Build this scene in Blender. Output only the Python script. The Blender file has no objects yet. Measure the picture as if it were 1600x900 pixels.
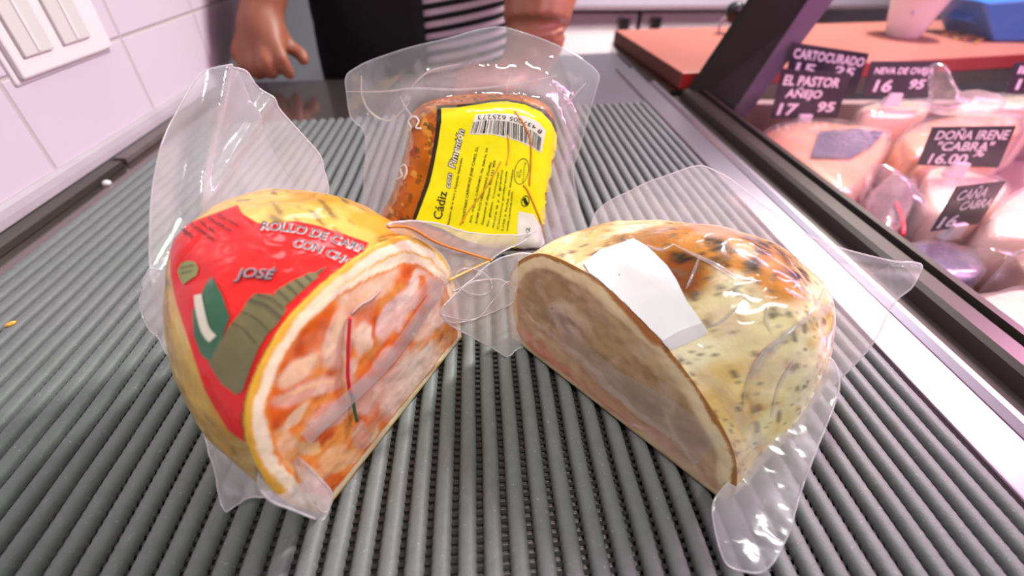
import bpy, bmesh, math, random
import numpy as np
from mathutils import Vector, noise as mnoise
from mathutils.bvhtree import BVHTree
random.seed(7)
scn = bpy.context.scene
COL = scn.collection

# ------------------------------------------------------------------ survey of the place
# photo measurements (1600x900, f = 711 px, lens 19 cm above the mat) turned into metres
F, CH = 711.0, 0.19
def _n(v): return v / np.linalg.norm(v)
_Y = _n(np.array([-65., -585., F]))
_D = np.array([-25., 864., F]); _D = _n(_D - _Y * (_D @ _Y))
_X = np.cross(_Y, -_D)
RW = np.array([_X, _Y, -_D])
CAM = np.array([0., 0., CH])
def ray(px, py): return RW @ np.array([px - 800., py - 450., F])
def G(px, py, z=0.):
    r = ray(px, py); return CAM + r * ((z - CH) / r[2])
def PY(px, py, y):
    r = ray(px, py); return CAM + r * (y / r[1])
def PX(px, py, x):
    r = ray(px, py); return CAM + r * (x / r[0])
def PL(px, py, p0, n):
    r = ray(px, py); return CAM + r * (np.dot(np.array(p0) - CAM, n) / np.dot(r, n))
def proj(p):
    c = RW.T @ (np.array(p) - CAM)
    return 800 + F * c[0] / c[2], 450 + F * c[1] / c[2]
def V3(a): return np.array(a, float)

def lin(r, g, b):
    f = lambda c: (c / 255.) / 12.92 if c <= 10.3 else (((c / 255.) + .055) / 1.055) ** 2.4
    return (f(r), f(g), f(b))
def nz(p, s, seed=0.): return mnoise.noise(Vector((p[0] * s + seed, p[1] * s - seed, (p[2] if len(p) > 2 else 0) * s + seed * .7)))
def fbm(p, s, seed=0., o=3):
    a, t = 1., 0.
    for i in range(o):
        t += a * nz(p, s, seed + i * 13.1); s *= 2.1; a *= .5
    return t
def sst(a, b, x):
    if a == b: return float(x > a)
    t = min(1, max(0, (x - a) / (b - a))); return t * t * (3 - 2 * t)
def mixc(a, b, t): return tuple(a[i] + (b[i] - a[i]) * t for i in range(3))

# ------------------------------------------------------------------ materials
def newmat(name):
    m = bpy.data.materials.new(name); m.use_nodes = True
    nt = m.node_tree; nt.nodes.clear()
    return m, nt, nt.nodes, nt.links
def pset(b, **k):
    for a, v in k.items():
        a = a.replace('_', ' ')
        for i in b.inputs:
            if i.name.lower() == a.lower():
                i.default_value = (*v, 1) if isinstance(v, tuple) and len(v) == 3 and i.type == 'RGBA' else v
def bump_chain(N, L, coordout, bumps, tgt):
    prev = None
    for (kind, scale, strength, dist, stretch) in bumps:
        mp = N.new('ShaderNodeMapping'); mp.inputs['Scale'].default_value = stretch
        L.new(coordout, mp.inputs['Vector'])
        if kind == 'noise':
            t = N.new('ShaderNodeTexNoise'); t.inputs['Scale'].default_value = scale; t.inputs['Detail'].default_value = 3
            o = t.outputs['Fac']
        elif kind == 'ridge':
            t = N.new('ShaderNodeTexNoise'); t.inputs['Scale'].default_value = scale; t.inputs['Detail'].default_value = 1
            ma = N.new('ShaderNodeMath'); ma.operation = 'SUBTRACT'; ma.inputs[1].default_value = .5; L.new(t.outputs['Fac'], ma.inputs[0])
            mb = N.new('ShaderNodeMath'); mb.operation = 'ABSOLUTE'; L.new(ma.outputs[0], mb.inputs[0])
            mc = N.new('ShaderNodeMath'); mc.operation = 'POWER'; mc.inputs[1].default_value = .5; L.new(mb.outputs[0], mc.inputs[0])
            o = mc.outputs[0]
        else:
            t = N.new('ShaderNodeTexVoronoi'); t.inputs['Scale'].default_value = scale
            o = t.outputs['Distance']
        L.new(mp.outputs['Vector'], t.inputs['Vector'])
        b = N.new('ShaderNodeBump'); b.inputs['Strength'].default_value = strength; b.inputs['Distance'].default_value = dist
        L.new(o, b.inputs['Height'])
        if prev: L.new(prev, b.inputs['Normal'])
        prev = b.outputs['Normal']
    for t in tgt: L.new(prev, t)
def simple(name, col, rough=.5, metal=0., bumps=(), var=0., vscale=30., coat=0., coatr=.1, coatbumps=(), attr=None, spec=.5, sss=0., flecks=None, trans=0.):
    m, nt, N, L = newmat(name)
    out = N.new('ShaderNodeOutputMaterial'); b = N.new('ShaderNodeBsdfPrincipled')
    L.new(b.outputs[0], out.inputs[0])
    tc = N.new('ShaderNodeTexCoord')
    pset(b, base_color=col, roughness=rough, metallic=metal)
    b.inputs['Specular IOR Level'].default_value = spec
    if sss:
        b.inputs['Subsurface Weight'].default_value = sss; b.inputs['Subsurface Radius'].default_value = (.006, .003, .002)
        b.inputs['Subsurface Scale'].default_value = 1.
    if coat:
        b.inputs['Coat Weight'].default_value = coat; b.inputs['Coat Roughness'].default_value = coatr
    if trans: b.inputs['Transmission Weight'].default_value = trans
    src = None
    if attr:
        a = N.new('ShaderNodeAttribute'); a.attribute_name = attr; src = a.outputs['Color']
    if var or flecks:
        if src is None:
            rgb = N.new('ShaderNodeRGB'); rgb.outputs[0].default_value = (*col, 1); src = rgb.outputs[0]
    if var:
        t = N.new('ShaderNodeTexNoise'); t.inputs['Scale'].default_value = vscale; t.inputs['Detail'].default_value = 4
        L.new(tc.outputs['Object'], t.inputs['Vector'])
        mr = N.new('ShaderNodeMapRange'); mr.inputs[1].default_value = .25; mr.inputs[2].default_value = .75
        mr.inputs[3].default_value = 1 - var; mr.inputs[4].default_value = 1 + var
        L.new(t.outputs['Fac'], mr.inputs[0])
        vm = N.new('ShaderNodeVectorMath'); vm.operation = 'SCALE'
        L.new(src, vm.inputs[0]); L.new(mr.outputs[0], vm.inputs['Scale']); src = vm.outputs[0]
    for fl in flecks or ():
        fc, fs, th, amt = fl[:4]
        t = N.new('ShaderNodeTexNoise'); t.inputs['Scale'].default_value = fs; t.inputs['Detail'].default_value = 2
        mp = N.new('ShaderNodeMapping'); mp.inputs['Scale'].default_value = fl[4] if len(fl) > 4 else (1, 1, 1)
        L.new(tc.outputs['Object'], mp.inputs[0]); L.new(mp.outputs[0], t.inputs['Vector'])
        mr = N.new('ShaderNodeMapRange'); mr.inputs[1].default_value = th; mr.inputs[2].default_value = th + .06
        mr.inputs[3].default_value = 0; mr.inputs[4].default_value = amt
        L.new(t.outputs['Fac'], mr.inputs[0])
        mx = N.new('ShaderNodeMix'); mx.data_type = 'RGBA'
        L.new(mr.outputs[0], mx.inputs[0]); L.new(src, mx.inputs[6]); mx.inputs[7].default_value = (*fc, 1); src = mx.outputs[2]
    if src is not None: L.new(src, b.inputs['Base Color'])
    if bumps: bump_chain(N, L, tc.outputs['Object'], bumps, [b.inputs['Normal']])
    if coatbumps: bump_chain(N, L, tc.outputs['Object'], coatbumps, [b.inputs['Coat Normal']])
    return m
def film(name, haze=.13, hvar=.12, col=(.86, .85, .9), rough=.1, bumps=None, gloss=1., edge=.45):
    m, nt, N, L = newmat(name)
    out = N.new('ShaderNodeOutputMaterial'); tc = N.new('ShaderNodeTexCoord')
    tr = N.new('ShaderNodeBsdfTransparent'); tr.inputs[0].default_value = (.97, .97, .975, 1)
    df = N.new('ShaderNodeBsdfDiffuse'); df.inputs[0].default_value = (*col, 1)
    tl = N.new('ShaderNodeBsdfTranslucent'); tl.inputs[0].default_value = (*col, 1)
    gl = N.new('ShaderNodeBsdfGlossy'); gl.inputs['Roughness'].default_value = rough; gl.inputs[0].default_value = (1, 1, 1, 1)
    fr = N.new('ShaderNodeLayerWeight'); fr.inputs[0].default_value = .5
    lw = N.new('ShaderNodeLayerWeight'); lw.inputs[0].default_value = .35
    bump_chain(N, L, tc.outputs['Object'], bumps or [('ridge', 15, .5, .004, (1, 1, .6)), ('noise', 60, .2, .002, (1, 1, .5))],
               [gl.inputs['Normal'], fr.inputs['Normal'], df.inputs['Normal']])
    t = N.new('ShaderNodeTexNoise'); t.inputs['Scale'].default_value = 22; t.inputs['Detail'].default_value = 3
    L.new(tc.outputs['Object'], t.inputs['Vector'])
    mr = N.new('ShaderNodeMapRange'); mr.inputs[1].default_value = .35; mr.inputs[2].default_value = .7
    mr.inputs[3].default_value = haze; mr.inputs[4].default_value = haze + hvar
    L.new(t.outputs['Fac'], mr.inputs[0])
    ma = N.new('ShaderNodeMath'); ma.operation = 'MULTIPLY_ADD'; ma.inputs[1].default_value = edge
    L.new(lw.outputs['Facing'], ma.inputs[0]); L.new(mr.outputs[0], ma.inputs[2]); ma.use_clamp = True
    m1 = N.new('ShaderNodeMixShader'); m1.inputs[0].default_value = .45
    L.new(df.outputs[0], m1.inputs[1]); L.new(tl.outputs[0], m1.inputs[2])
    m2 = N.new('ShaderNodeMixShader'); L.new(ma.outputs[0], m2.inputs[0]); L.new(tr.outputs[0], m2.inputs[1]); L.new(m1.outputs[0], m2.inputs[2])
    fp = N.new('ShaderNodeMath'); fp.operation = 'POWER'; fp.inputs[1].default_value = 3.5; L.new(fr.outputs['Facing'], fp.inputs[0])
    fm = N.new('ShaderNodeMath'); fm.operation = 'MULTIPLY_ADD'; fm.inputs[1].default_value = gloss * .7; fm.inputs[2].default_value = gloss * .05; L.new(fp.outputs[0], fm.inputs[0])
    m3 = N.new('ShaderNodeMixShader'); L.new(fm.outputs[0], m3.inputs[0]); L.new(m2.outputs[0], m3.inputs[1]); L.new(gl.outputs[0], m3.inputs[2])
    L.new(m3.outputs[0], out.inputs[0])
    return m

M = {}
WR = [('ridge', 24, .6, .006, (1, 1, 1)), ('voronoi', 46, .35, .004, (1.2, .7, 1)), ('ridge', 75, .25, .002, (1, 1.6, .7))]
M['film'] = film('clear_film', .29, .14)
M['film_hazy'] = film('hazy_film', .42, .14, rough=.16, edge=.25, bumps=[('ridge', 7, .5, .006, (1, 1, .5)), ('noise', 30, .1, .002, (1, 1, .5))])
M['film_pack'] = film('clear_stiff_film', .11, .12, rough=.07, edge=.35, col=(.78, .77, .84), bumps=[('ridge', 11, .6, .006, (1, 1, 1)), ('noise', 50, .15, .002, (1, 1, 1))])
M['film_fold'] = film('folded_film', .30, .12, col=(.82, .74, .74), rough=.15, edge=.2)
M['film_gloss'] = film('glossy_crease', .10, .1, rough=.12, edge=.2, gloss=1.6)
M['film_thin'] = film('thin_film', .05, .1, rough=.1, edge=.3)
M['film_pink'] = film('display_film', .02, .09, col=(.9, .8, .88), rough=.12, edge=.2)
M['mat'] = simple('grey_rubber', lin(102, 107, 106), .55, bumps=[('noise', 900, .25, .0006, (1, 1, 1))], var=.1, vscale=260, flecks=[(lin(165, 168, 168), 700, .68, .5)])
M['mat_under'] = simple('dark_rubber', lin(40, 38, 37), .4, var=.15, vscale=300)
M['steel'] = simple('brushed_steel', lin(168, 164, 166), .22, 1., bumps=[('noise', 120, .08, .001, (1, 20, 1))])
M['ledge'] = simple('satin_steel', lin(180, 170, 180), .33, .9, bumps=[('noise', 150, .06, .001, (20, 1, 1))])
M['counter'] = simple('polished_counter', lin(134, 122, 120), .13, .85, bumps=[('noise', 60, .03, .001, (1, 1, 1))])
M['dark_metal'] = simple('dark_metal', lin(84, 78, 74), .35, .6)
M['black_groove'] = simple('black_groove', lin(28, 26, 24), .5)
M['post'] = simple('painted_post', lin(34, 36, 30), .6, 0., spec=.2)
M['edge_purple'] = simple('acrylic_edge', lin(122, 106, 126), .3, .3)
M['glass'] = film('display_glass', .01, .02, rough=.15, bumps=[('noise', 8, .01, .001, (1, 1, 1))], edge=.02, gloss=.03)
M['white_plastic'] = simple('white_plastic', lin(232, 226, 228), .3)
M['switch_grey'] = simple('rocker_plastic', lin(214, 210, 208), .28)
M['cabinet'] = simple('cabinet_white', lin(226, 214, 212), .4)
M['cab_dark'] = simple('cabinet_gap', lin(120, 98, 104), .5)
M['worktop'] = simple('grey_worktop', lin(168, 158, 168), .35)
M['board'] = simple('red_board', lin(160, 94, 82), .5, var=.07, vscale=12)
M['board_shade'] = simple('board_shaded_side', lin(92, 42, 30), .6)  # shade on the board's left side, painted in as dark brown
M['board_side'] = simple('board_side', lin(160, 40, 38), .45)
M['black'] = simple('black_cloth', lin(13, 13, 15), .85)
M['black_plastic'] = simple('black_plastic', lin(16, 16, 17), .35)
M['skin'] = simple('skin', lin(152, 94, 70), .5, var=.08, vscale=40, sss=.15)
M['hair'] = simple('dark_hair', lin(38, 30, 26), .6)
M['blue'] = simple('blue_plastic', lin(52, 120, 200), .35)
M['red'] = simple('label_red', lin(216, 26, 24), .5, coat=.45, coatr=.1, coatbumps=WR, spec=.2)
M['redprint'] = simple('print_red', lin(206, 40, 60), .5)
M['green'] = simple('print_green', lin(22, 92, 58), .45, coat=.6, coatr=.15, coatbumps=WR)
M['cream'] = simple('print_cream', lin(214, 206, 190), .5)
M['khaki'] = simple('print_khaki', lin(104, 96, 58), .5, coat=.4, coatr=.2, var=.15, vscale=150)
M['khaki_d'] = simple('print_dark_khaki', lin(78, 72, 48), .5)
M['badge'] = simple('print_olive', lin(138, 140, 84), .5)
M['ink'] = simple('print_black', lin(24, 20, 22), .45)
M['ink_soft'] = simple('print_grey', lin(92, 96, 40), .45)
M['white_ink'] = simple('print_white', lin(240, 236, 236), .45)
M['silver_ink'] = simple('print_silver', lin(150, 140, 146), .35)
M['yellow'] = simple('label_yellow', lin(244, 236, 22), .5, var=.05, vscale=60, spec=.2, coat=.5, coatr=.07, coatbumps=WR)
M['paper'] = simple('paper_label', lin(236, 234, 236), .5, var=.02, coat=.5, coatr=.15, coatbumps=WR)
M['oil'] = simple('orange_oil', lin(206, 120, 26), .2, coat=1.)
M['oilthin'] = simple('amber_oil', lin(226, 168, 40), .2, coat=1.)
M['chalkboard'] = simple('sign_black', lin(40, 30, 48), .4)
M['chalk'] = simple('chalk_ink', lin(238, 228, 240), .6)
M['meatpaint'] = simple('painted_meat', (.5, .5, .5), .45, attr='Col', spec=.2, coat=.65, coatr=.1, coatbumps=WR, bumps=[('noise', 160, .35, .002, (1, 1, 1))], sss=.0, var=.07, vscale=220)
M['facepaint'] = simple('sliced_meat', (.5, .5, .5), .42, attr='Col', spec=.25, coat=.3, coatr=.14, coatbumps=[('ridge', 22, .25, .003, (1, 1, 1))], bumps=[('noise', 120, .25, .002, (1, 1, 1))], var=.06, vscale=180)
M['patemat'] = simple('paprika_pate', lin(182, 94, 16), .5, spec=.2, coat=.5, coatr=.08, coatbumps=WR, var=.3, vscale=70,
                      bumps=[('noise', 120, .4, .002, (1, 1, 1))],
                      flecks=[(lin(150, 44, 14), 90, .54, .7), (lin(96, 66, 22), 140, .55, .75), (lin(222, 156, 66), 130, .57, .75), (lin(56, 40, 18), 250, .62, .8)])
M['cheese'] = simple('cheese_skin', lin(226, 158, 112), .45, var=.1, vscale=25, coat=.4, coatr=.15)
M['cheese_pale'] = simple('pale_cheese', lin(236, 204, 178), .45, var=.06, vscale=25, coat=.4, coatr=.15)
M['rind_brown'] = simple('brown_rind', lin(142, 98, 76), .5, var=.2, vscale=40, coat=.4, coatr=.2)
M['cured'] = simple('cured_meat', lin(104, 46, 50), .45, var=.3, vscale=60, coat=.6, coatr=.15)
M['dark_print'] = simple('dark_wrapper', lin(70, 60, 92), .4, var=.4, vscale=120, coat=.5, coatr=.15)
M['tray'] = simple('display_tray', lin(150, 120, 120), .5, .1)
M['crumb'] = simple('toasted_crumbs', lin(186, 140, 90), .7)
def stripes():
    m, nt, N, L = newmat('striped_cotton')
    out = N.new('ShaderNodeOutputMaterial'); b = N.new('ShaderNodeBsdfPrincipled'); L.new(b.outputs[0], out.inputs[0])
    tc = N.new('ShaderNodeTexCoord'); sp = N.new('ShaderNodeSeparateXYZ'); L.new(tc.outputs['Object'], sp.inputs[0])
    a = N.new('ShaderNodeMath'); a.operation = 'MULTIPLY_ADD'; a.inputs[1].default_value = -.13; L.new(sp.outputs['X'], a.inputs[0]); L.new(sp.outputs['Z'], a.inputs[2])
    d = N.new('ShaderNodeMath'); d.operation = 'MULTIPLY'; d.inputs[1].default_value = 1 / .0165; L.new(a.outputs[0], d.inputs[0])
    f = N.new('ShaderNodeMath'); f.operation = 'FRACT'; L.new(d.outputs[0], f.inputs[0])
    g = N.new('ShaderNodeMath'); g.operation = 'GREATER_THAN'; g.inputs[1].default_value = .5; L.new(f.outputs[0], g.inputs[0])
    mx = N.new('ShaderNodeMix'); mx.data_type = 'RGBA'; L.new(g.outputs[0], mx.inputs[0])
    mx.inputs[6].default_value = (*lin(18, 16, 18), 1); mx.inputs[7].default_value = (*lin(214, 198, 206), 1)
    L.new(mx.outputs[2], b.inputs['Base Color']); b.inputs['Roughness'].default_value = .85
    return m
M['stripes'] = stripes()
def tiles():
    m, nt, N, L = newmat('white_wall_tiles')
    out = N.new('ShaderNodeOutputMaterial'); b = N.new('ShaderNodeBsdfPrincipled'); L.new(b.outputs[0], out.inputs[0])
    tc = N.new('ShaderNodeTexCoord'); sp = N.new('ShaderNodeSeparateXYZ'); L.new(tc.outputs['Object'], sp.inputs[0])
    def line(sock, off, per, w):
        a = N.new('ShaderNodeMath'); a.operation = 'SUBTRACT'; a.inputs[1].default_value = off - per * 20; L.new(sock, a.inputs[0])
        d = N.new('ShaderNodeMath'); d.operation = 'DIVIDE'; d.inputs[1].default_value = per; L.new(a.outputs[0], d.inputs[0])
        f = N.new('ShaderNodeMath'); f.operation = 'FRACT'; L.new(d.outputs[0], f.inputs[0])
        c = N.new('ShaderNodeMath'); c.operation = 'PINGPONG'; c.inputs[1].default_value = .5; L.new(f.outputs[0], c.inputs[0])
        r = N.new('ShaderNodeMapRange'); r.inputs[1].default_value = w / per * .35; r.inputs[2].default_value = w / per
        L.new(c.outputs[0], r.inputs[0]); return r.outputs[0]
    h = line(sp.outputs['Y'], .392, .1565, .0022); v = line(sp.outputs['Z'], .084, .15, .0022)
    mi = N.new('ShaderNodeMath'); mi.operation = 'MINIMUM'; L.new(h, mi.inputs[0]); L.new(v, mi.inputs[1])
    mx = N.new('ShaderNodeMix'); mx.data_type = 'RGBA'; L.new(mi.outputs[0], mx.inputs[0])
    mx.inputs[6].default_value = (*lin(198, 184, 184), 1); mx.inputs[7].default_value = (*lin(212, 200, 212), 1)
    L.new(mx.outputs[2], b.inputs['Base Color']); b.inputs['Roughness'].default_value = .25
    bp = N.new('ShaderNodeBump'); bp.inputs['Distance'].default_value = .0012; bp.inputs['Strength'].default_value = .8
    L.new(mi.outputs[0], bp.inputs['Height']); L.new(bp.outputs[0], b.inputs['Normal'])
    return m
M['tiles'] = tiles()
M['grey_wall'] = simple('pale_grey_wall', lin(196, 196, 206), .6)
M['cove'] = simple('grey_sealant', lin(176, 166, 172), .45, var=.08, vscale=30)
M['gap_strip'] = simple('dirty_strip', lin(104, 92, 92), .45, .2, var=.2, vscale=40)
M['floor'] = simple('floor_tiles', lin(150, 140, 136), .5, var=.1)

# ------------------------------------------------------------------ mesh helpers
def props(o, label=None, cat=None, group=None, kind=None):
    if label: o['label'] = label
    if cat: o['category'] = cat
    if group: o['group'] = group
    if kind: o['kind'] = kind
    return o
def thing(name, loc, label, cat, group=None):
    o = bpy.data.objects.new(name, None); o.empty_display_size = .02; COL.objects.link(o)
    o.location = Vector([float(c) for c in loc]); return props(o, label, cat, group)
def mesh(name, verts, faces, mat, parent=None, smooth=True, colors=None, matidx=None):
    off = V3((0, 0, 0)); p = parent
    while p is not None:
        off = off + V3(p.location); p = p.parent
    me = bpy.data.meshes.new(name)
    me.from_pydata([tuple(float(c) for c in (V3(v) - off)) for v in verts], [], [tuple(f) for f in faces])
    for m in (mat if isinstance(mat, (list, tuple)) else [mat]): me.materials.append(m)
    if matidx: me.polygons.foreach_set('material_index', matidx)
    me.polygons.foreach_set('use_smooth', [smooth] * len(me.polygons))
    if colors is not None:
        a = me.color_attributes.new('Col', 'FLOAT_COLOR', 'POINT')
        a.data.foreach_set('color', np.array([[*c, 1.] for c in colors], dtype=np.float32).ravel())
    me.update()
    o = bpy.data.objects.new(name, me); COL.objects.link(o)
    if parent is not None: o.parent = parent
    return o
def solid(o, t, off=0.):
    md = o.modifiers.new('thick', 'SOLIDIFY'); md.thickness = t; md.offset = off; return o
def bevel(o, w, seg=2):
    md = o.modifiers.new('bev', 'BEVEL'); md.width = w; md.segments = seg; md.limit_method = 'ANGLE'; return o
def boxvf(x0, x1, y0, y1, z0, z1):
    v = [(x, y, z) for x in (x0, x1) for y in (y0, y1) for z in (z0, z1)]
    return v, [(0, 1, 3, 2), (4, 6, 7, 5), (0, 4, 5, 1), (2, 3, 7, 6), (0, 2, 6, 4), (1, 5, 7, 3)]
def prism(pts, vec):
    """closed prism: planar polygon pts swept along vec"""
    n = len(pts); vec = V3(vec)
    v = [V3(p) for p in pts] + [V3(p) + vec for p in pts]
    f = [tuple(range(n))[::-1], tuple(range(n, 2 * n))] + [(i, (i + 1) % n, n + (i + 1) % n, n + i) for i in range(n)]
    return v, f
def box(name, b, mat, parent=None, bev=0., smooth=False):
    v, f = boxvf(*b); o = mesh(name, v, f, mat, parent, smooth)
    if bev: bevel(o, bev)
    return o
def tube(pts, r, seg=8, closed=False):
    pts = [V3(p) for p in pts]; n = len(pts); vs, fs = [], []
    rr = r if isinstance(r, (list, tuple)) else [r] * n
    up = V3((0, 0, 1))
    for i, p in enumerate(pts):
        t = _n(pts[min(i + 1, n - 1)] - pts[max(i - 1, 0)] + 1e-9)
        a = np.cross(t, up);
        if np.linalg.norm(a) < .05: a = np.cross(t, V3((1, 0, 0)))
        a = _n(a); b = np.cross(a, t)
        for k in range(seg):
            th = 2 * math.pi * k / seg; vs.append(p + (a * math.cos(th) + b * math.sin(th)) * rr[i])
    for i in range(n - 1):
        for k in range(seg):
            k2 = (k + 1) % seg; fs.append((i * seg + k, i * seg + k2, (i + 1) * seg + k2, (i + 1) * seg + k))
    fs.append(tuple(range(seg))[::-1]); fs.append(tuple(range((n - 1) * seg, n * seg)))
    return vs, fs
def lathe(c, prof, seg=28):
    vs, fs = [], []
    for (r, z) in prof:
        for k in range(seg):
            t = 2 * math.pi * k / seg; vs.append((c[0] + r * math.cos(t), c[1] + r * math.sin(t), c[2] + z))
    for i in range(len(prof) - 1):
        for k in range(seg):
            k2 = (k + 1) % seg; fs.append((i * seg + k, i * seg + k2, (i + 1) * seg + k2, (i + 1) * seg + k))
    fs.append(tuple(range(seg))[::-1])
    return vs, fs
def bisect_grid(bm, cell):
    for ax in (0, 1):
        cs = [v.co[ax] for v in bm.verts]
        if not cs: return
        lo, hi = min(cs), max(cs); k = math.floor(lo / cell) + 1
        while k * cell < hi:
            co = [0, 0, 0]; no = [0, 0, 0]; co[ax] = k * cell; no[ax] = 1
            bmesh.ops.bisect_plane(bm, geom=bm.verts[:] + bm.edges[:] + bm.faces[:], plane_co=co, plane_no=no, dist=1e-6 * cell)
            k += 1
def fill2d(polys, cell):
    """finely divided filled polygons in 2-D -> verts2d, faces"""
    bm = bmesh.new()
    for poly in polys:
        bm.faces.new([bm.verts.new((float(x), float(y), 0)) for x, y in poly])
    bmesh.ops.triangulate(bm, faces=bm.faces[:])
    bisect_grid(bm, cell)
    bmesh.ops.triangulate(bm, faces=bm.faces[:])
    bm.verts.index_update()
    v = [(q.co.x, q.co.y) for q in bm.verts]; f = [tuple(w.index for w in q.verts) for q in bm.faces]
    bm.free(); return v, f
def smooth_poly(poly, n=6):
    out = []; N = len(poly); P = [V3(p) for p in poly]
    for i in range(N):
        a, b, c, d = P[i - 1], P[i], P[(i + 1) % N], P[(i + 2) % N]
        for k in range(n):
            t = k / n
            out.append(.5 * ((2 * b) + (c - a) * t + (2 * a - 5 * b + 4 * c - d) * t * t + (3 * b - a - 3 * c + d) * t ** 3))
    return [tuple(p) for p in out]
def spline(pts, n=8):
    P = [V3(p) for p in pts]; out = []
    for i in range(len(P) - 1):
        a, b, c, d = P[max(i - 1, 0)], P[i], P[i + 1], P[min(i + 2, len(P) - 1)]
        for k in range(n):
            t = k / n
            out.append(.5 * ((2 * b) + (c - a) * t + (2 * a - 5 * b + 4 * c - d) * t * t + (3 * b - a - 3 * c + d) * t ** 3))
    out.append(P[-1]); return out
def dist_poly(p, poly):
    P = np.asarray(poly, float); Q = np.roll(P, -1, 0); d = Q - P; w = np.asarray(p) - P
    t = np.clip((w * d).sum(1) / np.maximum((d * d).sum(1), 1e-18), 0, 1)
    return float(np.sqrt((((w - d * t[:, None]) ** 2).sum(1)).min()))
def inside(p, poly):
    x, y = p; r = False; n = len(poly)
    for i in range(n):
        x1, y1 = poly[i][:2]; x2, y2 = poly[i - 1][:2]
        if (y1 > y) != (y2 > y) and x < (x2 - x1) * (y - y1) / (y2 - y1) + x1: r = not r
    return r
_fontcache = {}
def text2d(s, offset=0., shear=0.):
    """letters of the built-in font as flat triangles; x from 0 to width, cap height 1"""
    c = bpy.data.curves.new('lettering', 'FONT'); c.body = s; c.size = 1.; c.offset = offset; c.shear = shear; c.resolution_u = 3
    o = bpy.data.objects.new('lettering', c); COL.objects.link(o)
    me = o.to_mesh(); v = [(p.co.x, p.co.y) for p in me.vertices]; f = [tuple(p.vertices) for p in me.polygons]
    o.to_mesh_clear(); bpy.data.objects.remove(o); bpy.data.curves.remove(c)
    return v, f
def text_map(s, fn, cell=.25, offset=0., shear=0., width=None):
    """letters carried by fn(u in 0..1, h in cap heights) -> 2-D point"""
    v, f = text2d(s, offset, shear)
    if not v: return [], []
    v0, _ = text2d(s, 0., shear); x0 = min(p[0] for p in v0); x1 = max(p[0] for p in v0)
    bm = bmesh.new(); bv = [bm.verts.new((p[0], p[1], 0)) for p in v]
    for q in f:
        try: bm.faces.new([bv[i] for i in q])
        except ValueError: pass
    bisect_grid(bm, cell); bm.verts.index_update()
    vs = [fn((p.co.x - x0) / (x1 - x0), p.co.y / .72) for p in bm.verts]
    fs = [tuple(w.index for w in q.verts) for q in bm.faces]; bm.free()
    return vs, fs
def text_path(s, path, h, up=1, **k):
    """letters along a smooth 2-D path; h = cap height; up=-1 puts glyph tops on the other side"""
    S = spline([(*p, 0) for p in path], 12); L = [0.]
    for i in range(1, len(S)): L.append(L[-1] + float(np.linalg.norm(S[i] - S[i - 1])))
    def fn(u, hh):
        d = u * L[-1]; i = 1
        while i < len(S) - 1 and L[i] < d: i += 1
        t = (d - L[i - 1]) / max(L[i] - L[i - 1], 1e-9); p = S[i - 1] + (S[i] - S[i - 1]) * t; g = _n(S[i] - S[i - 1])
        nrm = V3((g[1], -g[0], 0)) * up            # image y runs down
        q = p + nrm * h * hh; return (q[0], q[1])
    return text_map(s, fn, **k)
class Skin:
    """a surface that flat prints are laid on: sight lines meet it, prints lie on it"""
    def __init__(self, verts, faces, stop=None):
        self.n = len(faces)
        if stop: verts, faces = join([(verts, faces), stop])
        self.b = BVHTree.FromPolygons([Vector([float(c) for c in v]) for v in verts], [tuple(f) for f in faces])
    def at(self, px, py, off):
        d = Vector([float(c) for c in ray(px, py)]).normalized()
        h = self.b.ray_cast(Vector([0, 0, CH]), d)
        if h[0] is None or h[2] >= self.n: return None
        n = h[1] if h[1].dot(d) < 0 else -h[1]
        return np.array(h[0] + n * off)
    def lay(self, name, v2, f, off, mat, parent, jump=.02, thick=0.):
        P = [self.at(x, y, off) for x, y in v2]
        fs = []
        for q in f:
            if any(P[i] is None for i in q): continue
            if max(np.linalg.norm(P[q[i]] - P[q[i - 1]]) for i in range(len(q))) > jump: continue
            fs.append(q)
        used = sorted({i for q in fs for i in q}); mp = {a: b for b, a in enumerate(used)}
        if not fs: print('nothing laid:', name); return None
        o = mesh(name, [P[i] for i in used], [tuple(mp[i] for i in q) for q in fs], mat, parent)
        if thick: solid(o, thick)
        return o
    def patch(self, name, poly, off, mat, parent, cell=6, smooth=0, **k):
        if smooth: poly = [p[:2] for p in smooth_poly([(*p, 0) for p in poly], smooth)]
        v, f = fill2d([poly], cell); return self.lay(name, v, f, off, mat, parent, **k)
def stroke(pts, w0, w1=None):
    """2-D ribbon polygon along pts"""
    S = spline([(*p, 0) for p in pts], 6); n = len(S); L, R = [], []
    for i, p in enumerate(S):
        t = _n(S[min(i + 1, n - 1)] - S[max(i - 1, 0)]); w = w0 + ((w1 if w1 is not None else w0) - w0) * i / (n - 1)
        nn = V3((-t[1], t[0], 0)) * w / 2; L.append(tuple((p + nn)[:2])); R.append(tuple((p - nn)[:2]))
    return L + R[::-1]
def join(parts):
    V, Fc = [], []
    for v, f in parts:
        o = len(V); V += list(v); Fc += [tuple(i + o for i in q) for q in f]
    return V, Fc
def basis(n, hint=(0, 0, 1)):
    n = _n(V3(n)); h = V3(hint); a = np.cross(h, n)
    if np.linalg.norm(a) < 1e-3: a = np.cross(V3((0, 1, 0)), n)
    a = _n(a); return a, np.cross(n, a), n
def plane3(a, b, c):
    a, b, c = V3(a), V3(b), V3(c); n = _n(np.cross(b - a, c - a))
    if np.dot(n, CAM - a) < 0: n = -n
    return a, n
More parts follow.
